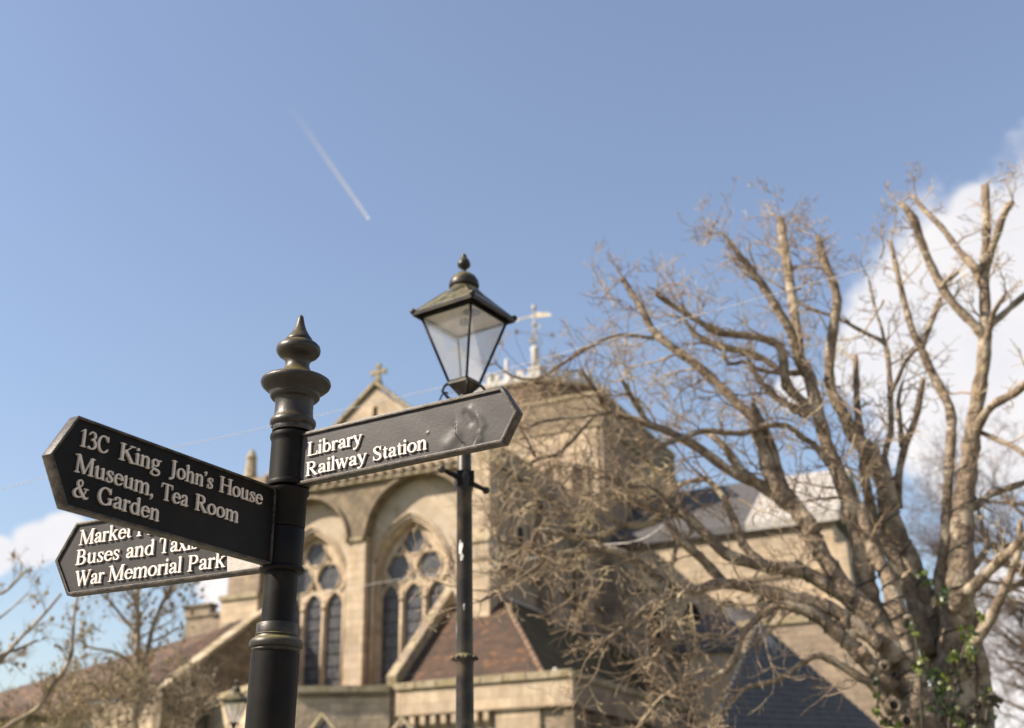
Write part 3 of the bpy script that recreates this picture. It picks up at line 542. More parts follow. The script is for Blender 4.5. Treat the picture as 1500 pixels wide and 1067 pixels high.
def lamp_chip(y, w, h, a):
    z = at(680, y, 6.4).z; r = .0455; v = []; f = []; rr_ = random.Random(int(y)); n = 14
    for j in range(n):
        an = 2*math.pi*j/n; k = rr_.uniform(.6, 1); th = a-th_+w*k*math.cos(an)/r; v.append((r*1.012*math.cos(th), r*1.012*math.sin(th), z+h*k*math.sin(an)))
    link('paint_chip', mesh('paint_chip', v, [tuple(range(n))]), 'chip', lp)
lamp_chip(800, .018, .05, math.radians(-118)); lamp_chip(815, .013, .03, math.radians(-108)); lamp_chip(888, .006, .022, math.radians(-92)); lamp_chip(921, .004, .06, math.radians(-165)); lamp_chip(1052, .007, .04, math.radians(-100)); lamp_chip(1066, .008, .03, math.radians(-92))
P2 = at(347, 1000, 25.5); sc2 = P2.z/at(680, 372, 6.45).z
l2 = lamp_post('small distant lamp post low down beside the signpost, in front of the stone wall', (P2.x, P2.y, 0), th_+.35, 1)
l2.location.z = at(347, 995, 25.5).z-at(680, 371, 6.45).z
# ------------------------------------------------------------------ the abbey church: u = along the east front (rightwards), w = into the building, z = up
_a = math.radians(25); CU = Vector((math.cos(_a), -math.sin(_a), 0)); CW = Vector((math.sin(_a), math.cos(_a), 0))
r_ = ray(600, 1000); O = Vector((r_.x, r_.y, 0))*(50/math.hypot(r_.x, r_.y))
ch = thing('church', 'large pale stone medieval church with traceried windows, low square tower and tiled lower roofs', 'church', O, -_a)
ch.rotation_euler = (0, 0, -_a)
def uvw(x, y, p, n):                                        # where the sight line of a photo point meets a plane of the church
    r = ray(x, y); o = CAM-O; L = lambda v: Vector((v.dot(CU), v.dot(CW), v.z)); rr, oo = L(r), L(o); p, n = Vector(p), Vector(n)
    return oo+rr*((p-oo).dot(n)/rr.dot(n))
def bx(name, m, u0, u1, w0, w1, z0, z1, parent=ch, kind=None, bv=0):
    o = MB().box(u0, u1, w0, w1, z0, z1).build(name, m, parent, kind)
    if bv: bevel(o, bv)
    return o
def facade(name, m, loops, w0, w1, parent=ch, bev=0, kind=None):      # loops in (u,z), filled between planes w0 < w1
    me = plate(name, loops, w1-w0, bev); o = link(name, me, m, parent, kind); o.matrix_basis = Matrix(((1, 0, 0, 0), (0, 0, -1, (w0+w1)/2), (0, 1, 0, 0), (0, 0, 0, 1))); return o
def rect(u0, u1, z0, z1): return [(u0, z0), (u1, z0), (u1, z1), (u0, z1)]
def rarch(c, r, zs, z0, n=20): return [(c-r, z0), (c+r, z0)]+[(c+r*math.cos(math.pi*i/n), zs+r*math.sin(math.pi*i/n)) for i in range(n+1)]
def parch(c, a, zs, h, z0, n=12):
    r = (a*a+h*h)/(2*a); cx = a-r; t1 = math.acos(-cx/r) if cx < 0 else math.acos(-cx/r)
    R = [(c+cx*-1*-1+0+(r*math.cos(t1*i/n)), zs+r*math.sin(t1*i/n)) for i in range(n+1)]
    Lf = [(2*c-x, z) for x, z in R[::-1][1:]]
    return [(c-a, z0), (c+a, z0)]+R+Lf
def disc(c, z, r, lobes=0, dep=.16, n=36): return [(c+r*(1-(dep if lobes else 0)*(1-abs(math.cos(lobes*t/2)))*1.6)*math.cos(t), z+r*(1-(dep if lobes else 0)*(1-abs(math.cos(lobes*t/2)))*1.6)*math.sin(t)) for t in [2*math.pi*i/n+.26 for i in range(n)]]

# --- east front
sp_ = [(-7.95, 14.25)]+rarch(-5.65, 2.28, 14.25, 14.25)[2:][::-1]+rarch(.3, 2.67, 14.25, 14.25)[2:][::-1]+[(3.2, 14.25), (3.2, 16.95), (-7.95, 16.95)]
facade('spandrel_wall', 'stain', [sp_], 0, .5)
bx('pilaster', 'ashlar', -3.34, -2.40, .02, .5, 6, 14.24); bx('pilaster', 'ashlar', 2.99, 3.2, .02, .5, 6, 14.24)
bx('capital', 'moss', -3.42, -2.32, -.08, .5, 14.24, 14.42)
for (c, r) in ((.3, 2.67), (-5.65, 2.28)):
    pts = [(c+(r+.07)*math.cos(t), -.03, 14.25+(r+.07)*math.sin(t)) for t in [math.pi*i/28 for i in range(29)]]
    MB().tube(pts, .11, 6).build('arch_moulding', 'stain', ch, smooth=True)
wins = [(-.36, 1.76), (-5.6, 1.70)]
facade('east_wall', 'render_', [rect(-7.9, 3.2, 6, 16.94), parch(-.36, 2.0, 12.45, 2.72, 7.9), parch(-5.6, 1.95, 12.45, 2.72, 7.9)], .5, .68)
facade('east_wall', 'ashlar', [rect(-7.9, 3.2, 6, 16.94), parch(-.36, 1.78, 12.45, 2.52, 7.9), parch(-5.6, 1.74, 12.45, 2.52, 7.9)], .685, 1.3)
for c, a in wins:
    k = a/1.76; zs = 12.45
    c -= .05; cs = [(c, 14.14, .55), (c-.79*k, 13.0, .62), (c+.79*k, 13.0, .62)]
    holes = [disc(x, z, r, 6, .10) for x, z, r in cs]
    for q in (-1.17, 0, 1.17): holes.append(parch(c+q*k, .45*k, 11.6, .66, 7.95, 8))
    holes += [[(c+sg*1.58*k, 12.62), (c+sg*1.62*k, 12.15), (c+sg*1.42*k, 12.30)] if sg > 0 else [(c+sg*1.42*k, 12.30), (c+sg*1.62*k, 12.15), (c+sg*1.58*k, 12.62)] for sg in (-1, 1)]
    # small spandrel lights
    holes += [[(c-.13, 12.52), (c, 12.36), (c+.13, 12.52), (c, 12.9)], [(c-.95, 13.74), (c-.72, 13.72), (c-.66, 14.1)], [(c+.95, 13.74), (c+.66, 14.1), (c+.72, 13.72)]]
    tr = facade('window', 'ashlar', [parch(c, a+.015, zs, 2.51, 7.92)]+holes, .94, 1.12)
    for x, z, r in cs:
        t = MB(); n = 28; pts = [(x+(r+.03)*math.cos(2*math.pi*i/n), .935, z+(r+.045)*math.sin(2*math.pi*i/n)) for i in range(n+1)]; t.tube(pts, .045, 6, caps=False); t.build('tracery_ring', 'ashlar', tr, smooth=True).matrix_basis = tr.matrix_basis.inverted()
    for q in (-.585, .585):
        MB().tube([(c+q*k, .925, 7.95), (c+q*k, .925, 12.0)], .075, 8).build('mullion', 'ashlar', tr, smooth=True).matrix_basis = tr.matrix_basis.inverted()
        MB().tube([(c+q*k, .92, 11.55), (c+q*k, .92, 11.7)], .12, 8).build('mullion_capital', 'ashlar', tr, smooth=True).matrix_basis = tr.matrix_basis.inverted()
    for q in (-1.17, 0, 1.17):
        # hood rolls over each light, the pane and its lead bars
        L = parch(c+q*k, .49*k, 11.6, .72, 11.5, 8)[2:]; MB().tube([(x, .935, z) for x, z in L], .045, 6).build('tracery_roll', 'ashlar', tr, smooth=True).matrix_basis = tr.matrix_basis.inverted()
        m_ = tr.matrix_basis.inverted()
        MB().box(c+(q-.48)*k, c+(q+.48)*k, 1.04, 1.055, 7.95, 12.45).build('pane', 'glass', tr).matrix_basis = m_
        bars = MB()
        for j in range(7): bars.box(c+(q-.44)*k, c+(q+.44)*k, 1.0, 1.03, 8.45+j*.55, 8.475+j*.55)
        bars.build('saddle_bars', 'iron', tr, kind='stuff').matrix_basis = m_
    for x, z, r in cs: MB().slab([(x+r*1.03*math.cos(2*math.pi*i/20), 1.035, z+r*1.05*math.sin(2*math.pi*i/20)) for i in range(20)], (0, .015, 0)).build('pane', 'glass', tr).matrix_basis = tr.matrix_basis.inverted()
    MB().box(c-1.7, c+1.7, 1.07, 1.08, 12.0, 14.9).build('pane', 'glass', tr).matrix_basis = tr.matrix_basis.inverted()
    for sgn in (-1, 1):                                    # jamb shafts
        x = c+sgn*(a+.12); MB().tube([(x, .66, 7.9), (x, .66, 12.45)], .07, 8).build('jamb_shaft', 'ashlar', ch, smooth=True)
        MB().tube([(x, .65, 12.3), (x, .65, 12.52)], .13, 8).build('shaft_capital', 'moss', ch, smooth=True)
    L = parch(c, a+.13, zs, 2.66, 12.45)[2:]; MB().tube([(x, .655, z) for x, z in L], .08, 6).build('window_moulding', 'ashlar', ch, smooth=True)
    L = parch(c, a+.34, zs, 2.92, 12.45)[2:]; MB().tube([(x, .47, z) for x, z in L], .06, 6).build('hood_mould', 'ashlar', ch, smooth=True)
    bx('sill', 'moss', c-2.1, c+2.1, .3, 1.0, 7.6, 7.93)
for x in (-3.52, -2.2, 2.8): MB().tube([(x, .42, 6.5), (x, .42, 13.5)], .075, 8).build('corner_shaft', 'ashlar', ch, smooth=True)
bx('frieze', 'ashlar', -7.85, 3.2, -.06, 1.3, 17.0, 17.95); bx('string_course', 'moss', -7.87, 3.22, -.2, .5, 16.9, 17.0)
for i in range(22):
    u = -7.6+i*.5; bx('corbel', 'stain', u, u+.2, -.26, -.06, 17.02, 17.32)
for i in range(11): bx('coping_stone', 'moss', -7.88+i*1.01, -7.88+i*1.01+.985, -.32, .3, 17.95, 18.12+.01*(i % 3), bv=.02)
# gable
gu = -2.95; sl = .845
facade('gable_wall', 'ashlar', [[(gu-5.0, 17.9), (gu+5.0, 17.9), (gu, 22.12)], rect(gu-.12, gu+.16, 20.55, 21.15)], 1.35, 1.8)
bx('slit_window', 'darkhole', gu-.2, gu+.24, 1.82, 1.84, 20.5, 21.2)
for sg in (-1, 1):
    for i in range(6):
        t0, t1 = i/6+.004, (i+1)/6-.004; f_ = lambda t: (gu+sg*5.15*(1-t), 17.93+4.35*t)
        (x0, z0), (x1, z1) = f_(t0), f_(t1); MB().slab([(x0, 1.2, z0), (x1, 1.2, z1), (x1, 1.95, z1), (x0, 1.95, z0)], (0, 0, .2)).build('coping_stone', 'moss', ch)
cz = 22.3
bx('cross_base', 'stain', gu-.16, gu+.16, 1.42, 1.74, cz-.1, cz+.22)
cl = []
for k in range(4):
    t = k*math.pi/2; 
    for (rr2, hw) in ((.10, .05), (.42, .15), (.42, -.15), (.10, -.05)): cl.append((gu+rr2*math.cos(t)-hw*math.sin(t)*1, cz+.72+rr2*math.sin(t)+hw*math.cos(t)))
cl = []
for k in range(4):
    t = k*math.pi/2
    for (rr2, hw) in ((.09, -.06), (.42, -.14), (.42, .14), (.09, .06)): cl.append((gu+rr2*math.cos(t)-hw*math.sin(t), cz+.72+rr2*math.sin(t)+hw*math.cos(t)))
facade('cross', 'moss', [cl], 1.5, 1.66); bx('cross_stem', 'moss', gu-.07, gu+.07, 1.51, 1.65, cz+.22, cz+.4)
MB().slab([(gu-5.3, 1.8, 17.7), (gu, 1.8, 22.0), (gu, 14, 22.0), (gu-5.3, 14, 17.7)], (0, 0, .15)).build('roof', 'lead', ch)
MB().slab([(gu+5.3, 1.8, 17.7), (gu, 1.8, 22.0), (gu, 14, 22.0), (gu+5.3, 14, 17.7)], (0, 0, .15)).build('roof', 'lead', ch)
# corner buttresses and turret
bx('buttress', 'ashlar', 2.97, 3.95, -.42, .6, 0, 13.4); bx('buttress', 'ashlar', 3.0, 3.93, -.25, .6, 13.4, 17.6)
MB().slab([(2.95, -.5, 13.35), (3.97, -.5, 13.35), (3.97, -.22, 13.75), (2.95, -.22, 13.75)], (0, .05, .06)).build('weathering', 'moss', ch)
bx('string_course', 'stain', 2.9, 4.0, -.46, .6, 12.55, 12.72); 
bx('turret', 'ashlar', -9.92, -7.86, -.35, 2.2, 0, 12.2); bx('turret', 'greystone', -9.72, -7.95, -.2, 2.1, 12.42, 18.0); bx('string_course', 'moss', -10.0, -7.84, -.45, 2.25, 12.2, 12.42)
o = MB().lathe([(.34, 17.4), (.34, 18.2), (.42, 18.25), (.30, 18.45), (.24, 19.2), (.28, 19.3), (.14, 19.62), (.01, 19.8)], 8, (-9.42, .5)).build('pinnacle', 'moss', ch)
# --- chancel north side
bx('north_wall', 'greystone', 3.2, 3.95, .6, 14, 0, 16.9); bx('north_parapet', 'greystone', 3.1, 4.05, .7, 14, 16.95, 17.9); bx('string_course', 'stain', 3.9, 4.08, .7, 14, 16.8, 16.95); bx('string_course', 'stain', 3.9, 4.14, .62, 14, 12.5, 12.7)  # the lower dark course is put in for a line of shade
for w_ in (4.6, 8.6, 12.6): bx('buttress', 'greystone', 3.95, 4.75, w_, w_+.9, 0, 15.6); MB().slab([(4.8, w_-.03, 15.55), (4.8, w_+.93, 15.55), (3.95, w_+.93, 16.4), (3.95, w_-.03, 16.4)], (0, 0, .08)).build('weathering', 'stain', ch)
for w_ in (2.6, 6.9, 10.9):
    me = plate('window', [rarch(0, .55, 14.3, 13.2, 12), rarch(0, .36, 14.3, 13.3, 12)], .16); o = link('window', me, 'ashlar', ch); o.matrix_basis = Matrix(((0, 0, 1, 3.98), (1, 0, 0, w_), (0, 1, 0, 0), (0, 0, 0, 1)))
    MB().box(-.42, .42, 13.2, 14.75, -.0, .012).build('pane', 'darkhole', o)
MB().slab([(3.9, .6, 11.25), (4.25, .6, 11.05), (4.25, 14, 11.05), (3.9, 14, 11.25)], (0, 0, .07)).build('flashing', 'lead', ch)
# --- ambulatory, north half, with its parapet, corbel table and hipped tile roof
def tiles(parent, name, m, poly, ew=.27, eh=.155, seed=1, th=.016):
    """courses of plain tiles laid on a flat roof polygon (first edge = eaves, left to right); returns one joined mesh"""
    rd = random.Random(seed); P = [Vector(p) for p in poly]; e = (P[1]-P[0]).normalized(); n = e.cross(P[2]-P[1]).normalized()
    if n.z < 0: n = -n
    s = n.cross(e).normalized(); s = s if s.z > 0 else -s
    Q = [((p-P[0]).dot(e), (p-P[0]).dot(s)) for p in P]; v1 = max(q[1] for q in Q); mb = MB(); j = 0; y = min(q[1] for q in Q)
    while y < v1:
        ym = y+eh*.5; xs = []
        for a, b in zip(Q, Q[1:]+Q[:1]):
            if (a[1]-ym)*(b[1]-ym) < 0: xs.append(a[0]+(b[0]-a[0])*(ym-a[1])/(b[1]-a[1]))
        if len(xs) >= 2:
            x0, x1 = min(xs), max(xs); x = x0-(ew*.5 if j % 2 else 0)
            while x < x1:
                a, b = max(x, x0), min(x+ew-.012, x1)
                if b-a > .04:
                    l = rd.uniform(0, .010); yy = y+rd.uniform(-.006, .006)
                    c = [P[0]+e*X+s*Y+n*H for X, Y, H in ((a, yy, .028+l), (b, yy, .028+l+rd.uniform(-.004, .004)), (b, yy+eh+.03, .006), (a, yy+eh+.03, .006))]
                    mb.hull([p-n*th for p in c], c)
                x += ew
        y += eh; j += 1
    base = MB().slab([p-n*.02 for p in P], n*-.12).build('roof', m, parent)
    t = mb.build(name, m, base, kind='stuff'); return base
A_, B_, T_, L_ = (1.75, -3.8, 7.15), (7.8, -3.8, 7.15), (4.0, .7, 11.2), (1.75, .7, 11.2)
tiles(ch, 'roof_tiles', 'tile', [A_, B_, T_, L_], seed=2)
tiles(ch, 'roof_tiles', 'tile2', [(7.8, -3.8, 7.15), (7.8, 16, 7.15), (4.0, 16, 11.2), (4.0, .7, 11.2)], seed=3, ew=.34, eh=.2)
V = Vector
for i in range(15):                                         # hip tiles
    p0 = V(T_).lerp(V(B_), i/15); p1 = V(T_).lerp(V(B_), (i+1)/15+.01); MB().tube([p0+V((0, 0, .05)), p1+V((0, 0, .075))], [.085, .11], 8).build('hip_tile', 'ridge', ch, smooth=True)
# raking coping at the left verge of that roof
r0, r1 = V((1.62, -3.95, 7.1)), V((1.62, .9, 11.45))
for i in range(7):
    p0, p1 = r0.lerp(r1, i/7+.003), r0.lerp(r1, (i+1)/7-.003); MB().slab([p0+V((-.3, 0, 0)), p0+V((.12, 0, 0)), p1+V((.12, 0, 0)), p1+V((-.3, 0, 0))], (0, -.12, .48)).build('coping_stone', 'greystone' if i % 2 else 'moss', ch)
MB().hull([V((1.35, -3.9, 0)), V((1.35, -3.9, 7.2)), V((1.35, .7, 11.3)), V((1.35, .7, 0))], [V((1.7, -3.9, 0)), V((1.7, -3.9, 7.2)), V((1.7, .7, 11.3)), V((1.7, .7, 0))]).build('verge_wall', 'greystone', ch)
bx('ambulatory_wall', 'greystone', 1.78, 8.9, -3.9, -3.3, 0, 6.05)
bx('ambulatory_wall', 'greystone', 8.3, 8.9, -3.3, 17, 0, 5.9)
pa = bx('parapet', 'ashlar', 1.78, 9.0, -4.06, -3.6, 6.1, 7.02); pb = bx('parapet', 'greystone', 8.6, 9.02, -3.6, 17, 6.0, 6.98)
for i in range(8): u = 1.76+i*.915; bx('coping_stone', 'moss', u, u+.90, -4.16, -3.5, 7.02+.004*(i % 2), 7.28+.008*(i % 3), pa, bv=.02)
for i in range(19): w_ = -3.48+i*1.06; bx('coping_stone', 'moss', 8.52, 9.1, w_, w_+1.04, 6.99, 7.22+.008*(i % 3), pb, bv=.02)
bx('string_course', 'stain', 1.78, 9.08, -4.1, -3.8, 6.98, 7.02, pa); bx('string_course', 'stain', 1.78, 9.1, -4.14, -3.9, 6.05, 6.1)
for i in range(9):
    u = 1.98+i*.44; MB().hull([V((u, -4.12, 5.72)), V((u+.2, -4.12, 5.72)), V((u+.2, -4.12, 6.04)), V((u, -4.12, 6.04))], [V((u+.02, -3.9, 5.52)), V((u+.18, -3.9, 5.52)), V((u+.2, -3.9, 6.04)), V((u, -3.9, 6.04))]).build('corbel', 'ashlar', ch)
bx('pier', 'ashlar', 5.95, 7.7, -4.02, -3.9, 0, 6.04); bx('corner_pier', 'stain', 8.62, 9.0, -4.0, -3.3, 0, 6.0)
for i in range(8): w_ = -2.2+i*2.1; bx('buttress', 'stain', 8.9, 9.3, w_, w_+.5, 0, 5.9)
# thin earth rod and brackets along the foot of the tile roof
MB().tube([uvw(590, 990, (0, -3.2, 7), (0, 1, 0)), uvw(690, 983, (0, -3.2, 7), (0, 1, 0)), uvw(775, 974.5, (0, -3.2, 7), (0, 1, 0))], .03, 6).build('safety_rail', 'wire', ch)
p = uvw(774, 986, (0, -3.3, 7), (0, 1, 0)); bx('rail_bracket', 'slate_grey', p.x-.08, p.x+.08, -3.3, -3.2, p.z-.1, p.z+.35)
p = uvw(812, 981, (0, -3.6, 7), (0, 1, 0)); MB().ball((p.x, -3.5, 7.38), .1, 10, 6).build('vent_cap', 'white', ch, smooth=True); MB().tube([(p.x, -3.5, 7.1), (p.x, -3.5, 7.38)], .05, 8).build('vent_pipe', 'lead', ch)
# --- apse chapel wall in front of the windows (three faces)
pl = [(-14.5, 1.2), (-11.3, -1.0), (-6.55, -4.2), (-3.3, -6.2), (-1.6, -5.75), (1.5, -4.05)]
for (a, b), zt in zip(zip(pl[:-1], pl[1:]), (7.2, 7.2, 7.2, 7.2, 7.05)):
    a, b = V((*a, 0)), V((*b, 0)); d = (b-a).normalized(); n = V((d.y, -d.x, 0)); n = n if n.y < 0 else -n
    MB().slab([a, b, b+V((0, 0, zt-.06)), a+V((0, 0, zt-.06))], -n*.5).build('chapel_wall', 'stone', ch)
    k = max(2, int((b-a).length/1.0))
    for i in range(k):
        p0, p1 = a.lerp(b, i/k+.004), a.lerp(b, (i+1)/k-.004); MB().slab([p+V((0, 0, zt-.05))+n*.14 for p in (p0, p1)]+[p+V((0, 0, zt-.05))-n*.5 for p in (p1, p0)], (0, 0, .24)).build('coping_stone', 'moss', ch)
    MB().slab([a+n*.07+V((0, 0, zt-.22)), b+n*.07+V((0, 0, zt-.22)), b+n*.02+V((0, 0, zt-.22)), a+n*.02+V((0, 0, zt-.22))], (0, 0, .165)).build('string_course', 'stain', ch)
for (x, y, w_, q) in ((476, 1046, -6.05, 0), (592, 1052, -4.5, 0)):
    p = uvw(x, y, (0, w_, 0), (0, 1, 0)); MB().tube([(p.x-1.25, w_-.12, p.z-1.35), (p.x-.5, w_-.12, p.z-.55), (p.x, w_-.12, p.z), (p.x+.5, w_-.12, p.z-.5), (p.x+1.25, w_-.12, p.z-1.3)], .1, 4).build('hood_mould', 'moss', ch)
    MB().slab([(p.x-1.1, w_+.02, p.z-3.5), (p.x+1.1, w_+.02, p.z-3.5), (p.x+1.1, w_+.02, p.z-1.25), (p.x, w_+.02, p.z-.18), (p.x-1.1, w_+.02, p.z-1.25)], (0, -.06, 0)).build('window', 'glass', ch)
# --- south side: raking coping, wall below it and tiled roof beyond
pn_ = (-8, -.6, 11.2); nn = (0, -.685, 1)
s0, s1 = V((-7.75, -6.4, 7.35)), V((-7.75, -.1, 11.45))
rf = [uvw(246, 1012, pn_, nn), uvw(0, 1085, pn_, nn), uvw(0, 1052, pn_, nn), uvw(91, 1043, pn_, nn), uvw(205, 986, pn_, nn), uvw(336, 913, pn_, nn), V((-7.8, -.3, 11.35)), V((-7.8, -6.2, 7.35))]
rfo = [V((-7.85, -6.2, 7.36)), V((-22, -6.2, 7.36)), uvw(0, 1052, pn_, nn), uvw(91, 1043, pn_, nn), uvw(205, 986, pn_, nn), uvw(336, 913, pn_, nn), V((-7.85, -.3, 11.4))]
tiles(ch, 'roof_tiles', 'tile', rfo, seed=7, ew=.3, eh=.19)
for i in range(10):
    p0, p1 = s0.lerp(s1, i/10+.003), s0.lerp(s1, (i+1)/10-.003); MB().slab([p0+V((-.25, 0, 0)), p0+V((.3, 0, 0)), p1+V((.3, 0, 0)), p1+V((-.25, 0, 0))], (0, -.06, .2)).build('coping_stone', 'moss' if i % 3 else 'ashlar', ch)
MB().hull([V((-7.9, -6.4, 0)), V((-7.9, -6.4, 7.3)), V((-7.9, -.1, 11.35)), V((-7.9, -.1, 0))], [V((-7.5, -6.4, 0)), V((-7.5, -6.4, 7.3)), V((-7.5, -.1, 11.35)), V((-7.5, -.1, 0))]).build('verge_wall', 'stain', ch)
bx('south_transept', 'greystone', -24.3, -15, 14, 22, 0, 14.9); bx('battlement', 'greystone', -24.4, -22.35, 13.9, 14.5, 14.95, 15.55, bv=.03); bx('coping_stone', 'stain', -24.5, -22.3, 13.8, 14.6, 15.56, 15.75); bx('coping_stone', 'stain', -22.28, -15, 13.85, 14.6, 14.93, 15.12)
bx('string_course', 'stain', -24.38, -15, 13.92, 14.0, 13.6, 13.8)
# --- crossing tower
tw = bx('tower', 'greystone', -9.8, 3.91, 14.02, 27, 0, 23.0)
bx('tower_parapet', 'stain', -9.9, 4.0, 13.93, 27.1, 23.12, 24.85, tw); bx('tower_string', 'moss', -9.98, 4.08, 13.86, 27.2, 23.0, 23.12, tw); bx('tower_coping', 'moss', -9.98, 4.07, 13.85, 27.2, 24.86, 25.08, tw)
bx('tower_face', 'ashlar', -9.7, 3.6, 13.95, 14.02, 17.5, 22.9, tw)
for u in (-7.2, -5.2, -2.95, -.7, .65, 2.4):
    o = facade('belfry_window', 'ashlar', [rarch(u, .55, 20.6, 19.2, 12), rarch(u, .34, 20.6, 19.3, 12)], 13.8, 13.96, tw); MB().box(u-.4, u+.4, 13.94, 13.948, 19.2, 21.0).build('opening', 'darkhole', o).matrix_basis = o.matrix_basis.inverted()
for w_ in (16, 18.2, 20.5, 22.8, 25): 
    me = plate('belfry_window', [rarch(0, .55, 20.6, 19.2, 12), rarch(0, .34, 20.6, 19.3, 12)], .16); o = link('belfry_window', me, 'greystone', tw); o.matrix_basis = Matrix(((0, 0, 1, 4.0), (1, 0, 0, w_), (0, 1, 0, 0), (0, 0, 0, 1))); MB().box(-.4, .4, 19.2, 21.0, -.08, -.07).build('opening', 'darkhole', o)
# wooden bell house on the tower: eight faces of weatherboards, white leaded battlements
BC = (-2.55, 20.5); BR = 4.25
bf = MB().lathe([(BR-.06, 24.9), (BR-.06, 27.5)], 8, BC)
def oct_(k, R): t = math.radians(22.5+45*k); return (BC[0]+R*math.cos(t), BC[1]+R*math.sin(t))
mbf = MB(); loop0 = [(*oct_(k, BR-.06), 24.9) for k in range(8)]; loop1 = [(x, y, 27.5) for x, y, z in loop0]; mbf.hull(loop0, loop1); bell = mbf.build('bell_house', 'wood', ch)
for k in range(8):
    a, b = V((*oct_(k, BR), 0)), V((*oct_(k+1, BR), 0)); n = ((a+b)/2-V((*BC, 0))).normalized()
    for j in range(9):
        z = 24.92+j*.29; MB().hull([a+n*.03+V((0, 0, z)), b+n*.03+V((0, 0, z)), b+V((0, 0, z)), a+V((0, 0, z))], [a-n*.03+V((0, 0, z+.275)), b-n*.03+V((0, 0, z+.275)), b-n*.05+V((0, 0, z+.275)), a-n*.05+V((0, 0, z+.275))]).build('board', 'wood', bell)
    a2, b2 = V((*oct_(k, BR+.3), 0)), V((*oct_(k+1, BR+.3), 0)); a3, b3 = V((*oct_(k, BR+.05), 0)), V((*oct_(k+1, BR+.05), 0))
    MB().hull([a3+V((0, 0, 27.45)), b3+V((0, 0, 27.45)), b2+V((0, 0, 27.55)), a2+V((0, 0, 27.55))], [a3+V((0, 0, 27.95)), b3+V((0, 0, 27.95)), b2+V((0, 0, 27.85)), a2+V((0, 0, 27.85))]).build('lead_cornice', 'white', bell)
    for i in range(4):
        p0, p1 = a3.lerp(b3, (i+.12)/4), a3.lerp(b3, (i+.68)/4); zt = 28.3+(.12 if i in (0, 3) else 0)
        MB().slab([p0+V((0, 0, 27.95)), p1+V((0, 0, 27.95)), p1+V((0, 0, zt)), p0.lerp(p1, .5)+V((0, 0, zt+.12)), p0+V((0, 0, zt))], -n*.14).build('merlon', 'white', bell)
    MB().tube([a3+V((0, 0, 27.9)), a3+V((0, 0, 28.55))], [.18, .14], 8).build('corner_post', 'white', bell); 
rfz = [(x, y, 27.96) for x, y in (oct_(k, BR) for k in range(8))]; ap = (BC[0], BC[1], 29.2); mm = MB()
for k in range(8): mm.poly([rfz[k], rfz[(k+1) % 8], ap])
mm.build('bell_house_roof', 'lead', ch)
fx, fy = -2.88, 20.5
MB().lathe([(.27, 28.6), (.25, 31.3), (.3, 31.4), (.3, 31.5), (.1, 31.7)], 14, (fx, fy)).build('flagpole_base', 'white', ch, smooth=True)
va = thing('weathervane', 'gilded weathervane with pointer and crossed arms on the white pole above the tower', 'weathervane', O+CU*fx+CW*fy+V((0, 0, 31.7)), -_a)
MB().tube([(0, 0, 0), (0, 0, .9), (0, 0, 2.9)], [.1, .07, .035], 8).build('rod', 'gilt', va)
for k in range(4): 
    c_, s_ = math.cos(.7+k*math.pi/2), math.sin(.7+k*math.pi/2); MB().tube([(0, 0, .85), (c_*1.15, s_*1.15, .85)], .025, 6).build('arm', 'gilt', va); MB().slab([(c_*1.1, s_*1.1, .72), (c_*1.35, s_*1.35, .72), (c_*1.35, s_*1.35, 1.02), (c_*1.1, s_*1.1, 1.02)], (s_*.03, -c_*.03, 0)).build('cardinal_plate', 'gilt', va)
    MB().tube([(c_*.08, s_*.08, .05), (c_*.5, s_*.5, .2), (c_*.42, s_*.42, .5), (0, 0, .6)], .03, 6).build('scroll', 'gilt', va)
MB().slab([(-1.3, 0, 2.15), (-.9, 0, 2.2), (-.2, 0, 2.2), (.15, 0, 2.38), (1.1, 0, 2.12), (1.25, 0, 1.88), (.15, 0, 1.98), (-.2, 0, 2.12), (-.9, 0, 2.12), (-1.3, 0, 2.0)], (0, .05, 0)).build('vane_blade', 'gilt', va)
MB().ball((0, 0, 1.5), .16, 10, 6).build('ball', 'gilt', va, smooth=True); MB().ball((0, 0, 2.75), .17, 8, 6, (.8, .8, 1.5)).build('crown', 'gilt', va, smooth=True)
MB().lathe([(.14, 27.9), (.13, 31.0), (.05, 31.1)], 10, (-4.85, 20.3)).build('mast', 'white', ch, smooth=True)
# --- north transept: walls and seamed lead roof
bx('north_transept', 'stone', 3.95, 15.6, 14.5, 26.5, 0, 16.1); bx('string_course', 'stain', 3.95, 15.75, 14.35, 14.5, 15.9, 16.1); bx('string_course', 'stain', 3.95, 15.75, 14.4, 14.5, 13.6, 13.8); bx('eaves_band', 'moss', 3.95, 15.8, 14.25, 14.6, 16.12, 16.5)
ea, rg = V((3.95, 14.2, 16.5)), V((3.95, 20.5, 20.55)); 
for (ua, ub, mm_) in ((3.95, 11.3, 'slate_grey'), (11.32, 16, 'lead')):  # left stretch has a darker tone than the lead to its right
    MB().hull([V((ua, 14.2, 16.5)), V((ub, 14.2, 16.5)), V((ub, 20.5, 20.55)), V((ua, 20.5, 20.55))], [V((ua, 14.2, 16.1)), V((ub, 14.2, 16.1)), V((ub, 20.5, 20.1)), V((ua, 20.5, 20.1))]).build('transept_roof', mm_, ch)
MB().hull([V((3.95, 26.8, 16.5)), V((16, 26.8, 16.5)), V((16, 20.52, 20.55)), V((3.95, 20.52, 20.55))], [V((3.95, 26.8, 16.1)), V((16, 26.8, 16.1)), V((16, 20.52, 20.1)), V((3.95, 20.52, 20.1))]).build('transept_roof', 'lead', ch)
for i in range(9):
    u = 11.5+i*.55; MB().tube([(u, 14.18, 16.5), (u, 20.5, 20.56)], .028, 6).build('lead_roll', 'lead', ch, smooth=True)
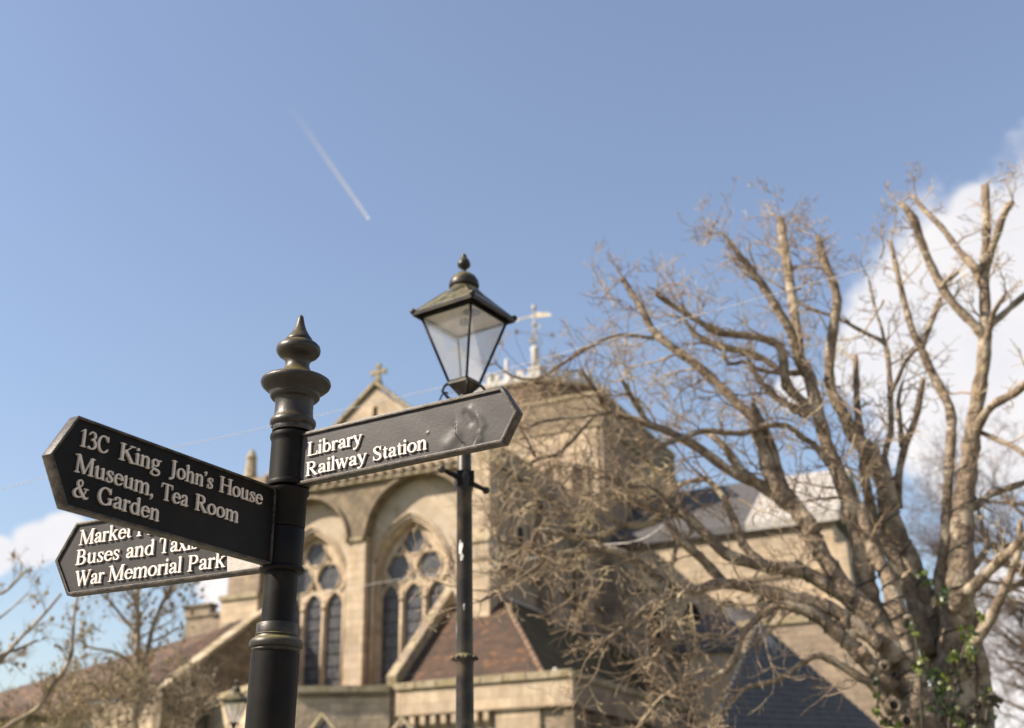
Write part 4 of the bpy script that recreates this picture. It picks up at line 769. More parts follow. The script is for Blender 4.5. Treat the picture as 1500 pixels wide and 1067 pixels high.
for i, u in enumerate((6.2, 8.1, 10.0, 11.9, 13.8)):
    o = facade('window', 'ashlar', [rarch(u, .72, 12.3, 10.2, 12), rarch(u, .48, 12.3, 10.3, 12)], 14.3, 14.48); MB().box(u-.6, u+.6, 14.47, 14.49, 10.2, 12.9).build('pane', 'darkhole', o).matrix_basis = o.matrix_basis.inverted()
bx('gable_buttress', 'ashlar', 15.2, 16.3, 13.6, 15.0, 0, 14.8)
ac = (10.6, 12.6); MB().lathe([(3.0, 0), (3.0, 9.6)], 28, ac).build('transept_apse', 'ashlar', ch); o = MB().lathe([(3.2, 9.5), (3.2, 9.75), (2.3, 10.9), (1.2, 11.7), (.05, 12.1)], 24, ac).build('apse_roof', 'slate_grey', ch); 
bx('aisle_wall', 'greystone', 8.9, 9.3, 10, 14.5, 0, 9.0)
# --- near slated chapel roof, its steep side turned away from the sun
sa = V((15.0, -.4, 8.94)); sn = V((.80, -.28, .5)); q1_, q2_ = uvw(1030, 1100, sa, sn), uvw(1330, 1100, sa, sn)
tiles(ch, 'roof_slates', 'slate_grey', [q1_, q2_, sa], seed=9, ew=.42, eh=.24)
MB().slab([q1_, q2_, q2_-V((0, 0, q2_.z+0)), q1_-V((0, 0, q1_.z+0))], (-.4, .2, 0)).build('chapel_wall', 'greystone', ch)
for i in range(9):                                         # fan of lead strips below the apex
    t = .28+i*.05; tgt = q1_.lerp(q2_, t); d = (tgt-sa).normalized(); ln = 1.05+.25*((i*7) % 3) 
    MB().tube([sa+sn*.03+d*.05, sa+sn*.02+d*ln], [.05, .03], 6).build('lead_strip', 'lead', ch)
MB().lathe([(.26, sa.z-.5), (.16, sa.z-.1), (.05, sa.z+.08)], 12, (sa.x, sa.y)).build('lead_cap', 'lead', ch)
bq = uvw(1180, 905, (0, 6, 0), (0, 1, 0)); be = uvw(1292, 905, (0, 6, 0), (0, 1, 0)); bx('choir_wall', 'greystone', bq.x-2.8, be.x, 6, 6.6, 0, bq.z-.2); bx('coping_stone', 'moss', bq.x-2.9, be.x+.1, 5.9, 6.7, bq.z-.19, bq.z+.1)
bx('aisle_wall', 'stone', -22, -7.95, -6.15, -5.8, 0, 7.2)
# ------------------------------------------------------------------ the big pollarded tree on the right
TD = 12.3
def limb(d0, d1, pts): return (d0, d1, pts)
LIMBS = [
 # trunk masses
 limb(0, 0, [(1402, 1420, 74), (1396, 1250, 66), (1396, 1120, 50), (1398, 1010, 38), (1400, 940, 29), (1403, 891, 27), (1408, 835, 23), (1409, 790, 20), (1413, 722, 19), (1418, 694, 18), (1424, 640, 16), (1433, 581, 14), (1440, 536, 13), (1443, 491, 12), (1443, 464, 11), (1442, 419, 10), (1442, 385, 9), (1445, 351, 8), (1445, 317, 8), (1443, 272, 8)]),
 limb(-.35, -.2, [(1385, 1400, 62), (1362, 1180, 52), (1345, 1067, 36), (1328, 1010, 32), (1311, 960, 27), (1296, 925, 24), (1272, 880, 20), (1262, 800, 18), (1246, 745, 17), (1231, 700, 16), (1214, 660, 14), (1198, 604, 13), (1184, 547, 12), (1172, 528, 11)]),
 limb(.3, .2, [(1440, 1300, 40), (1434, 1100, 26), (1428, 1000, 20), (1420, 930, 18), (1414, 880, 17)]),
 limb(-.2, .3, [(1172, 532, 11), (1165, 470, 10), (1158, 420, 9), (1150, 370, 9), (1143, 320, 8)]),
 limb(-.2, -.6, [(1184, 550, 11), (1174, 538, 10), (1158, 486, 9), (1142, 458, 9), (1115, 415, 8), (1086, 377, 6), (1059, 343, 3.5)]),
 limb(.3, .1, [(1375, 985, 28), (1361, 902, 22), (1345, 857, 20), (1327, 812, 19), (1305, 767, 18), (1296, 710, 19), (1276, 664, 17), (1253, 642, 15), (1235, 606, 12), (1217, 570, 11), (1215, 530, 10), (1219, 493, 10), (1226, 441, 9), (1218, 407, 8), (1206, 378, 8), (1198, 346, 6)]),
 limb(.1, .4, [(1366, 960, 18), (1350, 925, 15), (1341, 891, 14), (1323, 846, 12), (1305, 808, 12), (1282, 767, 11), (1267, 700, 9), (1262, 650, 8), (1256, 600, 7), (1253, 520, 5)]),
 limb(-.5, -.4, [(1362, 1080, 30), (1337, 994, 24), (1326, 957, 22), (1313, 902, 19), (1304, 850, 15), (1289, 826, 13), (1271, 785, 12), (1262, 740, 10)]),
 limb(-.5, -.7, [(1318, 970, 24), (1278, 902, 18), (1244, 869, 16), (1219, 835, 15), (1197, 801, 15), (1174, 758, 15), (1150, 725, 15), (1127, 695, 14), (1120, 665, 12), (1109, 637, 11), (1102, 612, 10), (1086, 597, 9.5), (1052, 563, 9), (1019, 534, 9), (985, 509, 8.5), (956, 484, 7.5), (940, 453, 6), (917, 417, 5), (912, 408, 6)]),
 limb(-.6, -.4, [(1196, 780, 12), (1172, 745, 11), (1151, 718, 10), (1142, 694, 9), (1131, 655, 9), (1113, 615, 8), (1103, 592, 6)]),
 limb(-.2, -.9, [(1190, 600, 11), (1172, 585, 9), (1152, 565, 10), (1148, 535, 9), (1142, 508, 9), (1120, 497, 8), (1093, 492, 7.5), (1052, 487, 7), (1021, 469, 6), (994, 453, 5.5), (967, 435, 5), (962, 428, 6)]),
 limb(-.2, -.2, [(1180, 545, 6), (1150, 547, 5), (1120, 527, 7), (1086, 514, 7), (1052, 507, 7), (1016, 489, 5.5), (1005, 470, 3), (985, 462, 2.5)]),
 limb(-.3, -.6, [(1171, 545, 4.5), (1142, 547, 4.5), (1109, 541, 4), (1090, 530, 4), (1066, 534, 3.5), (1061, 512, 2.5)]),
 limb(-.4, -.5, [(1190, 606, 6), (1177, 603, 10), (1165, 599, 7), (1129, 577, 6), (1109, 552, 5.5), (1097, 529, 5)]),
 limb(-.5, -1.3, [(1160, 745, 12), (1115, 712, 11), (1097, 703, 11), (1064, 687, 10), (1025, 658, 9), (989, 637, 8), (951, 622, 7), (906, 608, 6), (879, 604, 5), (862, 617, 5), (843, 640, 4.5), (828, 655, 4.5), (815, 667, 4), (788, 672, 4), (764, 689, 3.5), (745, 704, 3)]),
 limb(-.6, -.3, [(1105, 705, 9), (1079, 682, 8.5), (1064, 658, 7.5), (1041, 637, 6), (1020, 632, 4)]),
 limb(-.4, -1.1, [(1215, 682, 7), (1192, 651, 6), (1176, 642, 6), (1154, 624, 5.5), (1120, 624, 5.5), (1088, 635, 6), (1031, 631, 6), (1007, 640, 5), (967, 653, 5), (945, 668, 4), (925, 676, 3)]),
 limb(-.7, -1.6, [(958, 496, 4), (917, 491, 4), (890, 496, 4), (850, 516, 3.6), (810, 542, 3.6), (788, 555, 3.2), (751, 552, 2.4), (727, 533, 1.8)]),
 limb(-.6, -1.2, [(960, 628, 6), (948, 618, 5.5), (939, 604, 5.5), (924, 579, 5), (911, 557, 4)]),
 limb(-.9, -1.2, [(905, 612, 5.5), (885, 594, 5.5), (880, 584, 5), (865, 562, 4), (852, 542, 3.4)]),
 limb(-.7, -1.5, [(1290, 945, 14), (1240, 905, 12), (1200, 885, 12), (1165, 878, 11.5), (1142, 871, 11), (1097, 860, 10), (1057, 855, 10), (1030, 862, 8), (1007, 868, 7.5), (994, 864, 7), (971, 851, 7), (940, 828, 7), (911, 810, 6.5), (884, 804, 6), (853, 807, 6), (824, 812, 6), (807, 813, 5.5), (780, 803, 4.5), (760, 797, 3.5), (735, 795, 3), (727, 783, 2.4)]),
 limb(-.7, -.9, [(1062, 856, 9), (1043, 835, 8.5), (1021, 812, 8), (996, 790, 7.5), (978, 765, 6)]),
 limb(-.5, -1.0, [(1285, 912, 14), (1237, 875, 13), (1204, 853, 12.5), (1170, 835, 12), (1142, 833, 11), (1097, 824, 10.5), (1064, 812, 10), (1041, 790, 9.5), (1007, 758, 9), (990, 747, 9), (978, 745, 8), (956, 765, 7), (933, 770, 6.5), (913, 767, 6), (895, 758, 5), (880, 750, 3)]),
 limb(-.6, -.2, [(1135, 838, 8.5), (1124, 833, 8.5), (1109, 819, 8.5), (1088, 797, 7.5), (1075, 761, 7), (1057, 725, 6.5), (1042, 708, 5.5), (1030, 702, 5), (998, 709, 4), (992, 716, 3.5)]),
 limb(-.9, -1.6, [(988, 749, 5.5), (962, 747, 5), (922, 729, 4.5), (890, 722, 4), (860, 730, 2.6)]),
 limb(-.9, -1.4, [(985, 745, 4.5), (971, 727, 4), (951, 713, 4), (917, 712, 3.6), (890, 700, 3), (870, 702, 2)]),
 limb(-1, -1.2, [(992, 716, 3.8), (998, 749, 3.8), (1014, 779, 3.8), (994, 794, 3.8), (985, 826, 3.6), (976, 862, 3.4), (971, 902, 3), (969, 938, 2.6)]),
 limb(-.6, -1.3, [(1310, 1010, 16), (1284, 986, 15), (1269, 968, 14), (1247, 946, 13), (1225, 926, 13), (1199, 904, 12), (1180, 895, 10), (1154, 887, 8), (1138, 887, 6.5), (1115, 902, 6), (1095, 920, 5.6), (1084, 938, 5.6), (1081, 953, 5.8), (1063, 983, 5.8), (1030, 999, 5), (1012, 1010, 3)]),
 limb(-.6, -1.2, [(1310, 1045, 12), (1280, 1005, 9), (1262, 994, 8), (1232, 975, 7), (1203, 961, 6.5), (1180, 968, 5), (1136, 997, 4.6), (1092, 1008, 4.2), (1059, 1043, 3.8), (1044, 1067, 3.4), (1030, 1090, 3)]),
 limb(-1.1, -1.3, [(1007, 868, 3.6), (1004, 887, 3.4), (993, 913, 3.6), (973, 944, 3.4), (972, 990, 2.8)]),
 limb(-1.2, -1.5, [(1010, 866, 5), (962, 880, 4.4), (935, 900, 4.2), (906, 925, 4), (885, 940, 2.4)]),
 limb(-1.4, -2.0, [(812, 810, 4.6), (807, 812, 4.4), (778, 837, 4), (750, 855, 3.8), (716, 874, 3.4), (704, 881, 2.8)]),
 limb(-1.2, -1.6, [(913, 767, 5.2), (890, 781, 4.8), (855, 789, 4.8), (836, 787, 5), (811, 779, 5), (785, 777, 4.2), (780, 790, 3.4), (776, 806, 2.8)]),
 limb(-1.3, -1.6, [(895, 604, 4), (857, 610, 3.6), (818, 614, 3.4), (791, 618, 3), (770, 630, 2.2)]),
 limb(-1.4, -1.5, [(784, 670, 3), (774, 648, 2.6), (762, 630, 2)]),
 # right-hand stems
 limb(0, -.3, [(1444, 400, 8), (1449, 376, 8), (1462, 340, 7.5), (1473, 308, 7.5), (1483, 296, 7)]),
 limb(0, .5, [(1442, 425, 8.5), (1435, 412, 8), (1424, 389, 7), (1406, 369, 6), (1379, 333, 5.5), (1354, 308, 5), (1337, 287, 3.8)]),
 limb(0, -.5, [(1443, 500, 10), (1433, 482, 9.5), (1417, 466, 9), (1395, 443, 9), (1377, 416, 8.5), (1361, 383, 8), (1348, 349, 7.5), (1339, 322, 8), (1321, 299, 7)]),
 limb(-.2, -.5, [(1377, 424, 5), (1386, 412, 4.5), (1406, 397, 4.2)]),
 limb(0, .4, [(1445, 490, 7), (1453, 475, 6.5), (1469, 461, 6.5), (1500, 434, 6), (1540, 405, 5)]),
 limb(0, -.4, [(1443, 505, 5), (1450, 480, 5), (1456, 457, 5), (1471, 434, 4.6)]),
 limb(.2, .3, [(1384, 930, 14), (1377, 857, 11), (1384, 801, 10), (1388, 722, 9.5), (1390, 694, 9.5), (1394, 615, 9.5), (1386, 586, 9.5), (1372, 559, 9), (1359, 534, 8), (1348, 507, 7.5), (1336, 484, 6.5), (1323, 434, 5.5), (1314, 396, 5), (1304, 353, 4.5)]),
 limb(.25, .5, [(1350, 512, 6), (1357, 491, 5.5), (1366, 466, 5.5), (1377, 441, 5), (1380, 430, 4)]),
 limb(.3, .5, [(1312, 740, 8), (1296, 669, 6.5), (1305, 637, 6), (1305, 588, 5.5), (1302, 536, 5), (1297, 505, 4.5), (1278, 493, 4), (1260, 484, 3.8), (1226, 466, 3.4), (1177, 448, 3), (1150, 425, 2.6), (1128, 411, 2)]),
 limb(.45, .6, [(1297, 507, 3.4), (1291, 480, 3), (1282, 452, 2.6), (1272, 405, 2)]),
 limb(.4, .2, [(1316, 745, 9), (1316, 700, 8), (1327, 651, 7), (1341, 615, 6.5), (1348, 580, 6), (1352, 556, 6)]),
 limb(.4, .6, [(1322, 655, 6), (1318, 615, 5), (1316, 588, 4.5), (1322, 560, 3)]),
 limb(.3, .3, [(1303, 585, 5), (1305, 577, 4.5), (1316, 554, 4.5), (1327, 529, 4), (1343, 511, 3.6)]),
 limb(0, -.8, [(1424, 645, 11), (1438, 615, 9), (1453, 595, 8.5), (1485, 577, 8.5), (1503, 561, 8), (1540, 530, 7)]),
 limb(.1, -.6, [(1418, 625, 5), (1451, 640, 5), (1485, 655, 5), (1501, 667, 5), (1530, 690, 4)]),
 limb(0, .8, [(1416, 750, 8), (1429, 743, 7.5), (1451, 725, 7), (1485, 713, 6.5), (1520, 700, 6)]),
 limb(-.1, -.6, [(1396, 900, 14), (1406, 875, 11), (1429, 857, 10), (1458, 828, 9), (1480, 808, 8), (1498, 788, 7), (1530, 760, 6)]),
 limb(.1, .7, [(1415, 850, 7), (1422, 835, 6.5), (1447, 801, 6), (1440, 775, 5), (1435, 756, 4), (1432, 735, 3)]),
 limb(-.2, -.5, [(1418, 965, 14), (1433, 934, 11), (1453, 902, 9.5), (1467, 873, 8), (1480, 844, 6.5), (1494, 801, 6), (1494, 763, 5)]),
 limb(-.3, -.3, [(1453, 898, 6), (1467, 870, 6), (1490, 857, 5.5), (1530, 840, 5)]),
 limb(0, 0, [(1410, 1100, 30), (1440, 1067, 18), (1440, 1000, 14), (1430, 940, 12)]),
]
rt = random.Random(11)
tbase = at(1402, 1420, TD); TX, TY = tbase.x, tbase.y
tree = thing('pollarded_tree', 'big bare pollarded tree with pale mottled limbs and cable wound round them', 'tree', (TX, TY, 0))
TO = Vector((TX, TY, 0))
mbk = MB(); AX = []
for li, (d0, d1, pts) in enumerate(LIMBS):
    n = len(pts); P = []; Rr = []
    for i, (x, y, r) in enumerate(pts):
        D = TD+d0+(d1-d0)*(i/(n-1))**1.2; p = at(x, y, D); P.append(p-TO); Rr.append(r*(.86 if y > 760 else .76)*depth(p)/F)
    # subdivide with a smooth curve and add knobbly variation
    A = np.array([[*p, r] for p, r in zip(P, Rr)]); E = np.vstack([2*A[0]-A[1], A, 2*A[-1]-A[-2]]); out = []
    for i in range(1, len(E)-2):
        k = max(2, int(np.linalg.norm(E[i+1][:3]-E[i][:3])/.09))
        for j in range(k):
            t = j/k; a, b, c, d = E[i-1], E[i], E[i+1], E[i+2]; out.append(.5*((2*b)+(-a+c)*t+(2*a-5*b+4*c-d)*t*t+(-a+3*b-3*c+d)*t**3))
    out.append(E[-2]); out = np.array(out); out[:, 3] = np.maximum(out[:, 3], .006)
    ph = rt.uniform(0, 9)
    if li < 3 and out[0, 2] > .0:                            # carry the trunk down into the ground
        b0 = out[0].copy(); b0[2] = -.1; b0[:2] *= .55; b0[3] *= 1.25; out = np.vstack([b0, out])
    rad = [r*(1+.09*math.sin(7*i*.31+ph)+rt.uniform(-.05, .05)) for i, r in enumerate(out[:, 3])]
    seg = 14 if max(rad) > .08 else 9
    # cut end: slightly swollen stub
    rad[-1] *= .8
    mbk.tube([tuple(q[:3]) for q in out], rad, seg, jit=.06, rnd=rt)
    AX.append((out, rad))
# knot holes and burrs on the trunk
for x, y, r in ((1296, 975, 9), (1310, 1032, 12), (1328, 1055, 12), (1282, 940, 7), (1249, 930, 8), (1330, 905, 6), (1345, 1010, 9), (1165, 600, 8), (1178, 603, 10), (1445, 380, 10), (1430, 394, 8), (1143, 508, 9), (1238, 912, 9), (1265, 955, 9)):
    c = at(x, y, TD-.75) if x < 1360 and y > 850 else at(x, y, TD-.1); rr_ = r*depth(c)/F
    c2 = c-TO; mbk.ball(tuple(c2), rr_*.95, 9, 6, (rt.uniform(.9, 1.2), .9, rt.uniform(.9, 1.3)))
bark = mbk.build('trunk', 'bark', tree, smooth=True)
kh = MB()
for x, y, r in ((1310, 1032, 7), (1296, 976, 4.5), (1329, 1056, 6.5)):
    c = at(x, y, TD-.88); q = r*depth(c)/F
    pts = [tuple((c-TO)+Vector((q*1.2*math.cos(t), -.0, q*1.35*math.sin(t)))) for t in [2*math.pi*i/11 for i in range(12)]]; pts[3:5] = [tuple(Vector(pts[3])*1.0+Vector((rt.uniform(-.2, .2)*q, .02, rt.uniform(-.2, .3)*q))), pts[4]]; MB().tube(pts, q*.26, 7, caps=False, jit=.4, rnd=rt).build('knot_rim', 'bark', tree, smooth=True)
    MB().ball(tuple(c-TO+Vector((0, .03, 0))), q*.8, 10, 6).build('knot_hole', 'darkhole', tree, smooth=True)

def rvec(r): return Vector((r.gauss(0, 1), r.gauss(0, 1), r.gauss(0, 1))).normalized()
def wander(p, d, L, n, kink, r, up, droop=0):
    pts = [p.copy()]; q = p.copy(); d = d.copy()
    for i in range(n):
        d = (d+rvec(r)*kink+Vector((0, 0, up))+Vector((0, 0, -droop))*(1-i/n)).normalized(); q = q+d*(L/n); pts.append(q.copy())
    return pts, d
tw = {'t': MB(), 'f': MB()}
def grow(p, d, L, r0, lvl, r, up):
    n = 4+lvl*2; pts, _ = wander(p, d, L, n, .33, r, up)
    rad = [max(.0028, r0*(1-.75*i/n)) for i in range(n+1)]
    (tw['t'] if lvl >= 1 else tw['f']).tube(pts, rad, 5 if lvl >= 1 else 4, caps=False)
    if lvl == 0: return
    k = int(L*(8 if lvl == 2 else 10))+2
    for i in range(k):
        t = r.uniform(.2, 1); j = min(n-1, int(t*n)); q = pts[j].lerp(pts[j+1], t*n-j); dd = (pts[j+1]-pts[j]).normalized()
        side = rvec(r); side = (side-dd*side.dot(dd)).normalized(); nd = (dd*.6+side*r.uniform(.6, 1.2)+Vector((0, 0, .12))).normalized()
        grow(q, nd, L*r.uniform(.28, .5), max(.0028, rad[j]*.62), lvl-1, r, up*1.3)
rg_ = random.Random(21)
CEN = at(1330, 800, TD)-TO
for li, (out, rad) in enumerate(AX):
    if li in (0, 1, 2): rng = (.45, 1)
    else: rng = (.22, 1)
    if li == len(AX)-1: continue
    n = len(out); LL = sum(np.linalg.norm(out[i+1, :3]-out[i, :3]) for i in range(n-1)); x_tip = LIMBS[li][2][-1][0]
    leftish = x_tip < 1230
    dens = 3.1 if leftish else 1.4
    k = int(LL*dens)+2
    for _ in range(k):
        t = rng[0]+(rng[1]-rng[0])*rg_.random()**.75; j = min(n-2, int(t*(n-1))); q = Vector(out[j, :3]); dd = Vector(out[j+1, :3]-out[j, :3]).normalized()
        if rad[j] > .1: continue
        side = rvec(rg_); side = (side-dd*side.dot(dd)).normalized(); outw = (q-CEN).normalized()
        nd = (dd*rg_.uniform(.1, .8)+side+outw*.35+Vector((0, 0, rg_.uniform(-.25, .4)))).normalized()
        nd = (nd+Vector((-.35, 0, -.1))).normalized() if leftish and x_tip < 1060 else nd; L = rg_.uniform(.25, 1.05) if leftish else rg_.uniform(.2, .55); grow(q+nd*rad[j]*.5, nd, L, min(rad[j]*.45, rg_.uniform(.007, .015)), 2 if rg_.random() < .6 else 1, rg_, rg_.uniform(-.03, .07))
    # brush of shoots from each pollard head
    tip = Vector(out[-1, :3]); dd = Vector(out[-1, :3]-out[-3, :3]).normalized()
    for _ in range(4 if leftish else 2):
        nd = (dd*.7+rvec(rg_)*.8).normalized(); grow(tip, nd, rg_.uniform(.25, .6), rg_.uniform(.005, .009), 2, rg_, .03)
# the dense twiggy curtain low on the left
for x, y, s_, k in ((760, 640, 30, 5), (800, 690, 45, 9), (860, 680, 50, 9), (930, 700, 50, 9), (780, 760, 40, 8), (850, 760, 45, 9), (930, 790, 45, 7), (900, 860, 55, 8), (850, 840, 40, 6), (980, 900, 50, 9), (960, 985, 45, 13), (1000, 1010, 40, 12), (1010, 950, 40, 8), (1120, 950, 40, 4), (1060, 880, 40, 5), (1100, 760, 50, 6), (960, 560, 60, 4), (915, 440, 35, 8), (990, 560, 40, 5), (1010, 430, 30, 4), (1250, 400, 50, 8), (1220, 370, 35, 5), (1270, 440, 35, 5), (1160, 300, 22, 3), (1050, 345, 30, 4), (1200, 470, 50, 4), (880, 440, 30, 4), (1290, 620, 60, 7), (1220, 600, 50, 7), (1200, 560, 40, 5)):
    for _ in range(int(k*.36)):
        c = at(x+rg_.gauss(0, s_*.55), y+rg_.gauss(0, s_*.5), TD+rg_.uniform(-1.7, -.3))-TO; nd = rvec(rg_); nd.y *= .5; nd.x -= .35
        grow(c, nd.normalized(), rg_.uniform(.3, .75), rg_.uniform(.007, .014), 2, rg_, rg_.uniform(-.04, .05))
tw['t'].build('branchlets', 'twig', tree, kind='stuff', smooth=True); tw['f'].build('twigs', 'twig', tree, kind='stuff')

# cable of a light string wound round several limbs
cb = []
def wind(li, t0, t1, pitch, a0):
    out, rad = AX[li]; n = len(out); i0, i1 = int(t0*(n-1)), int(t1*(n-1)); pts = []; th = a0
    for i in range(i0, i1):
        p, q = Vector(out[i, :3]), Vector(out[i+1, :3]); d = (q-p); l = d.length; d.normalize(); a = d.orthogonal().normalized(); a = (Vector((0, -1, 0))-d*d.dot(Vector((0, -1, 0)))).normalized(); c = d.cross(a); m = max(2, int(l/.02))
        for j in range(m):
            th += 2*math.pi*l/m/pitch; rr_ = rad[i]+(rad[i+1]-rad[i])*j/m+.012; pts.append(p.lerp(q, j/m)+(a*math.cos(th)+c*math.sin(th))*rr_+TO)
    return pts
for li, t0, t1, pi_, a0 in ((7, .05, .8, .17, 0), (0, .30, .62, .42, 1), (1, .25, .62, .30, 2), (5, .05, .42, .36, 0), (8, .06, .42, .30, 1), (20, .05, .2, .2, 0), (42, .05, .4, .4, 2), (50, .1, .6, .3, 1), (27, .05, .42, .2, 1), (22, .05, .3, .26, .5)):
    if li < len(AX): cb.append(wind(li, t0, t1, pi_, a0))
cab = thing('light_string_cable', 'thin black cable wound in spirals round the limbs of the big pollarded tree', 'cable', TO)
for P in cb: MB().tube([tuple(p-TO) for p in P], .007, 5).build('cable_run', 'cable', cab, smooth=True)

# ivy at the foot of the limbs
def leaf_mesh(name, m, sc, seed):
    r = random.Random(seed); L = [(0, 0), (.35, -.12), (.62, .18), (.42, .38), (.52, .75), (.2, .72), (0, 1.15), (-.2, .72), (-.52, .75), (-.42, .38), (-.62, .18), (-.35, -.12)]
    v = [(0, .4, .0)]+[(x, y, .12*abs(x)+r.uniform(-.05, .08)-.08*(y-.4)**2) for x, y in L]; v = [(a*sc, b*sc, c*sc) for a, b, c in v]
    me = mesh(name, v, [(0, i+1, (i+1) % 12+1) for i in range(12)]); me.materials.append(M[m]); return me
LM = [leaf_mesh('leaf', 'leaf', .068, 1), leaf_mesh('leaf', 'leaf', .045, 2), leaf_mesh('leaf', 'leaf2', .05, 3), leaf_mesh('leaf', 'leafb', .052, 4)]
ivy = thing('ivy_plant', 'ivy with green and yellow leaves climbing the foot of the big tree', 'ivy', (TX, TY, 0))
ri = random.Random(4)
def leafat(x, y, D, lm=None):
    o = bpy.data.objects.new('leaf', LM[lm if lm is not None else ri.choice((0, 0, 1, 1, 2, 3, 3))]); COL.objects.link(o); o.parent = ivy
    o.location = at(x, y, D)-TO; o.rotation_euler = (math.pi/2+ri.uniform(-.9, .9), ri.uniform(-1.2, 1.2), ri.uniform(-.9, .9)+math.pi); s = ri.uniform(.7, 1.25); o.scale = (s, s, s)
CLU = [(1345, 975, 14, 8, 2), (1340, 930, 6, 6, 2), (1336, 915, 5, 4, 0), (1400, 965, 14, 14, None), (1420, 935, 14, 9, 2), (1425, 958, 8, 8, 2), (1398, 960, 6, 5, 2), (1375, 1035, 14, 10, 0), (1390, 1050, 16, 12, 0), (1400, 1020, 12, 10, None), (1385, 1005, 8, 8, 2), (1445, 1025, 12, 16, 3), (1458, 1030, 7, 9, 3), (1430, 1050, 14, 14, 3), (1445, 1055, 10, 10, 3), (1286, 1020, 3, 5, 2), (1284, 1045, 4, 6, 2), (1300, 1062, 12, 12, 2), (1284, 1002, 3, 4, 0), (1350, 845, 5, 5, 0), (1360, 856, 4, 3, 0), (1380, 872, 10, 8, 0), (1375, 885, 8, 5, 3), (1437, 905, 8, 7, 2), (1410, 985, 14, 10, 3), (1415, 1060, 12, 12, 3), (1370, 990, 10, 6, 0)]
for x, y, s_, k, lm in CLU:
    for _ in range(int(k*1.25)): leafat(x+ri.gauss(0, s_*.6), y+ri.gauss(0, s_*.7), TD-1.0+ri.uniform(-.12, .15), lm if lm is None or ri.random() < .75 else None)
for pts in ([(1400, 1400), (1395, 1200), (1390, 1060), (1400, 1000), (1412, 950), (1420, 930)], [(1350, 1300), (1320, 1100), (1300, 1062), (1285, 1040), (1287, 1010), (1284, 1000)], [(1360, 1250), (1352, 1100), (1348, 1000), (1341, 930), (1336, 905)], [(1430, 1300), (1440, 1100), (1446, 1040), (1458, 1028), (1466, 1045)], [(1425, 1200), (1415, 1080), (1392, 1045), (1378, 1030)]):
    MB().tube([at(x, y, TD-.98)-TO for x, y in pts], [.012]*(len(pts)-1)+[.005], 6).build('stem', 'leafb', ivy, smooth=True)

# ------------------------------------------------------------------ smaller bare trees
def small_tree(name, label, stems, D, r, mt, mb_buds=None, dens=5, bl=1.0, up=.12, cat='tree', group=None, lv=2, budn=0, budsize=.03):
    b = at(stems[0][0][0], stems[0][0][1], D); base = Vector((b.x, b.y, 0)); t = thing(name, label, cat, base, group=group); a = MB(); f = MB(); bd = MB(); save = (tw['t'], tw['f']); tw['t'], tw['f'] = a, f; tr_ = MB(); ends = []
    for si, pts in enumerate(stems):
        P = [at(x, y, D+r.uniform(-.02, .02)*i)-base for i, (x, y, q) in enumerate(pts)]; R = [q*depth(P[i]+base)/F for i, (x, y, q) in enumerate(pts)]
        if si == 0: P = [Vector((0, 0, -.05))]+P; R = [R[0]*1.3]+R
        PP = [tuple(p) for p in P]; A = np.array([[*p, q] for p, q in zip(PP, R)]); sp = spline([tuple(x) for x in A], 5) if len(A) > 2 else [tuple(x) for x in A]
        tr_.tube([s[:3] for s in sp], [max(.003, s[3]) for s in sp], 8, jit=.05, rnd=r)
        L = sum((Vector(sp[i+1][:3])-Vector(sp[i][:3])).length for i in range(len(sp)-1))
        for _ in range(int(L*dens)):
            u = r.uniform(.25 if si else .45, 1); j = min(len(sp)-2, int(u*(len(sp)-1))); q = Vector(sp[j][:3]); dd = (Vector(sp[j+1][:3])-q).normalized(); side = rvec(r); side = (side-dd*side.dot(dd)).normalized()
            nd = (dd*.8+side*.9+Vector((0, 0, .3))).normalized(); grow(q, nd, r.uniform(.4, 1)*bl, max(.004, sp[j][3]*.4), lv, r, up*.2)
    tr_.build('trunk', mt, t, smooth=True); a.build('branchlets', mt, t, kind='stuff'); f.build('twigs', mt, t, kind='stuff')
    if budn:
        vs = a.v+f.v
        for _ in range(budn): q = r.choice(vs); bd.ball(q, budsize*r.uniform(.6, 1.3), 5, 3, (1, 1, 1.4))
        bd.build('buds', 'bud', t, kind='stuff')
    tw['t'], tw['f'] = save; return t
small_tree('young_tree', 'slender young tree with buff buds below the lowest finger board', [
  [(202, 1250, 7), (200, 1110, 6), (198, 1045, 5), (201, 1000, 4.6), (202, 940, 4.2), (201, 880, 3.4), (203, 840, 2.6)],
  [(203, 1050, 4.5), (212, 990, 4), (221, 930, 3.6), (235, 890, 3), (252, 858, 2.4), (268, 835, 1.6)],
  [(202, 985, 3), (185, 966, 2.6), (165, 955, 2.2), (130, 948, 1.6), (112, 935, 1)], [(202, 930, 2.6), (180, 905, 2.2), (160, 880, 1.8), (140, 862, 1)], [(201, 900, 2.4), (196, 870, 2), (180, 845, 1.4)], [(222, 940, 2), (245, 930, 1.6), (262, 918, 1)], [(204, 1040, 3), (235, 1000, 2), (262, 985, 1)], [(200, 1030, 3), (160, 1010, 2), (120, 1000, 1)]],
  24, random.Random(3), 'twig', dens=4.6, bl=1.05, budn=520, budsize=.03, lv=2)
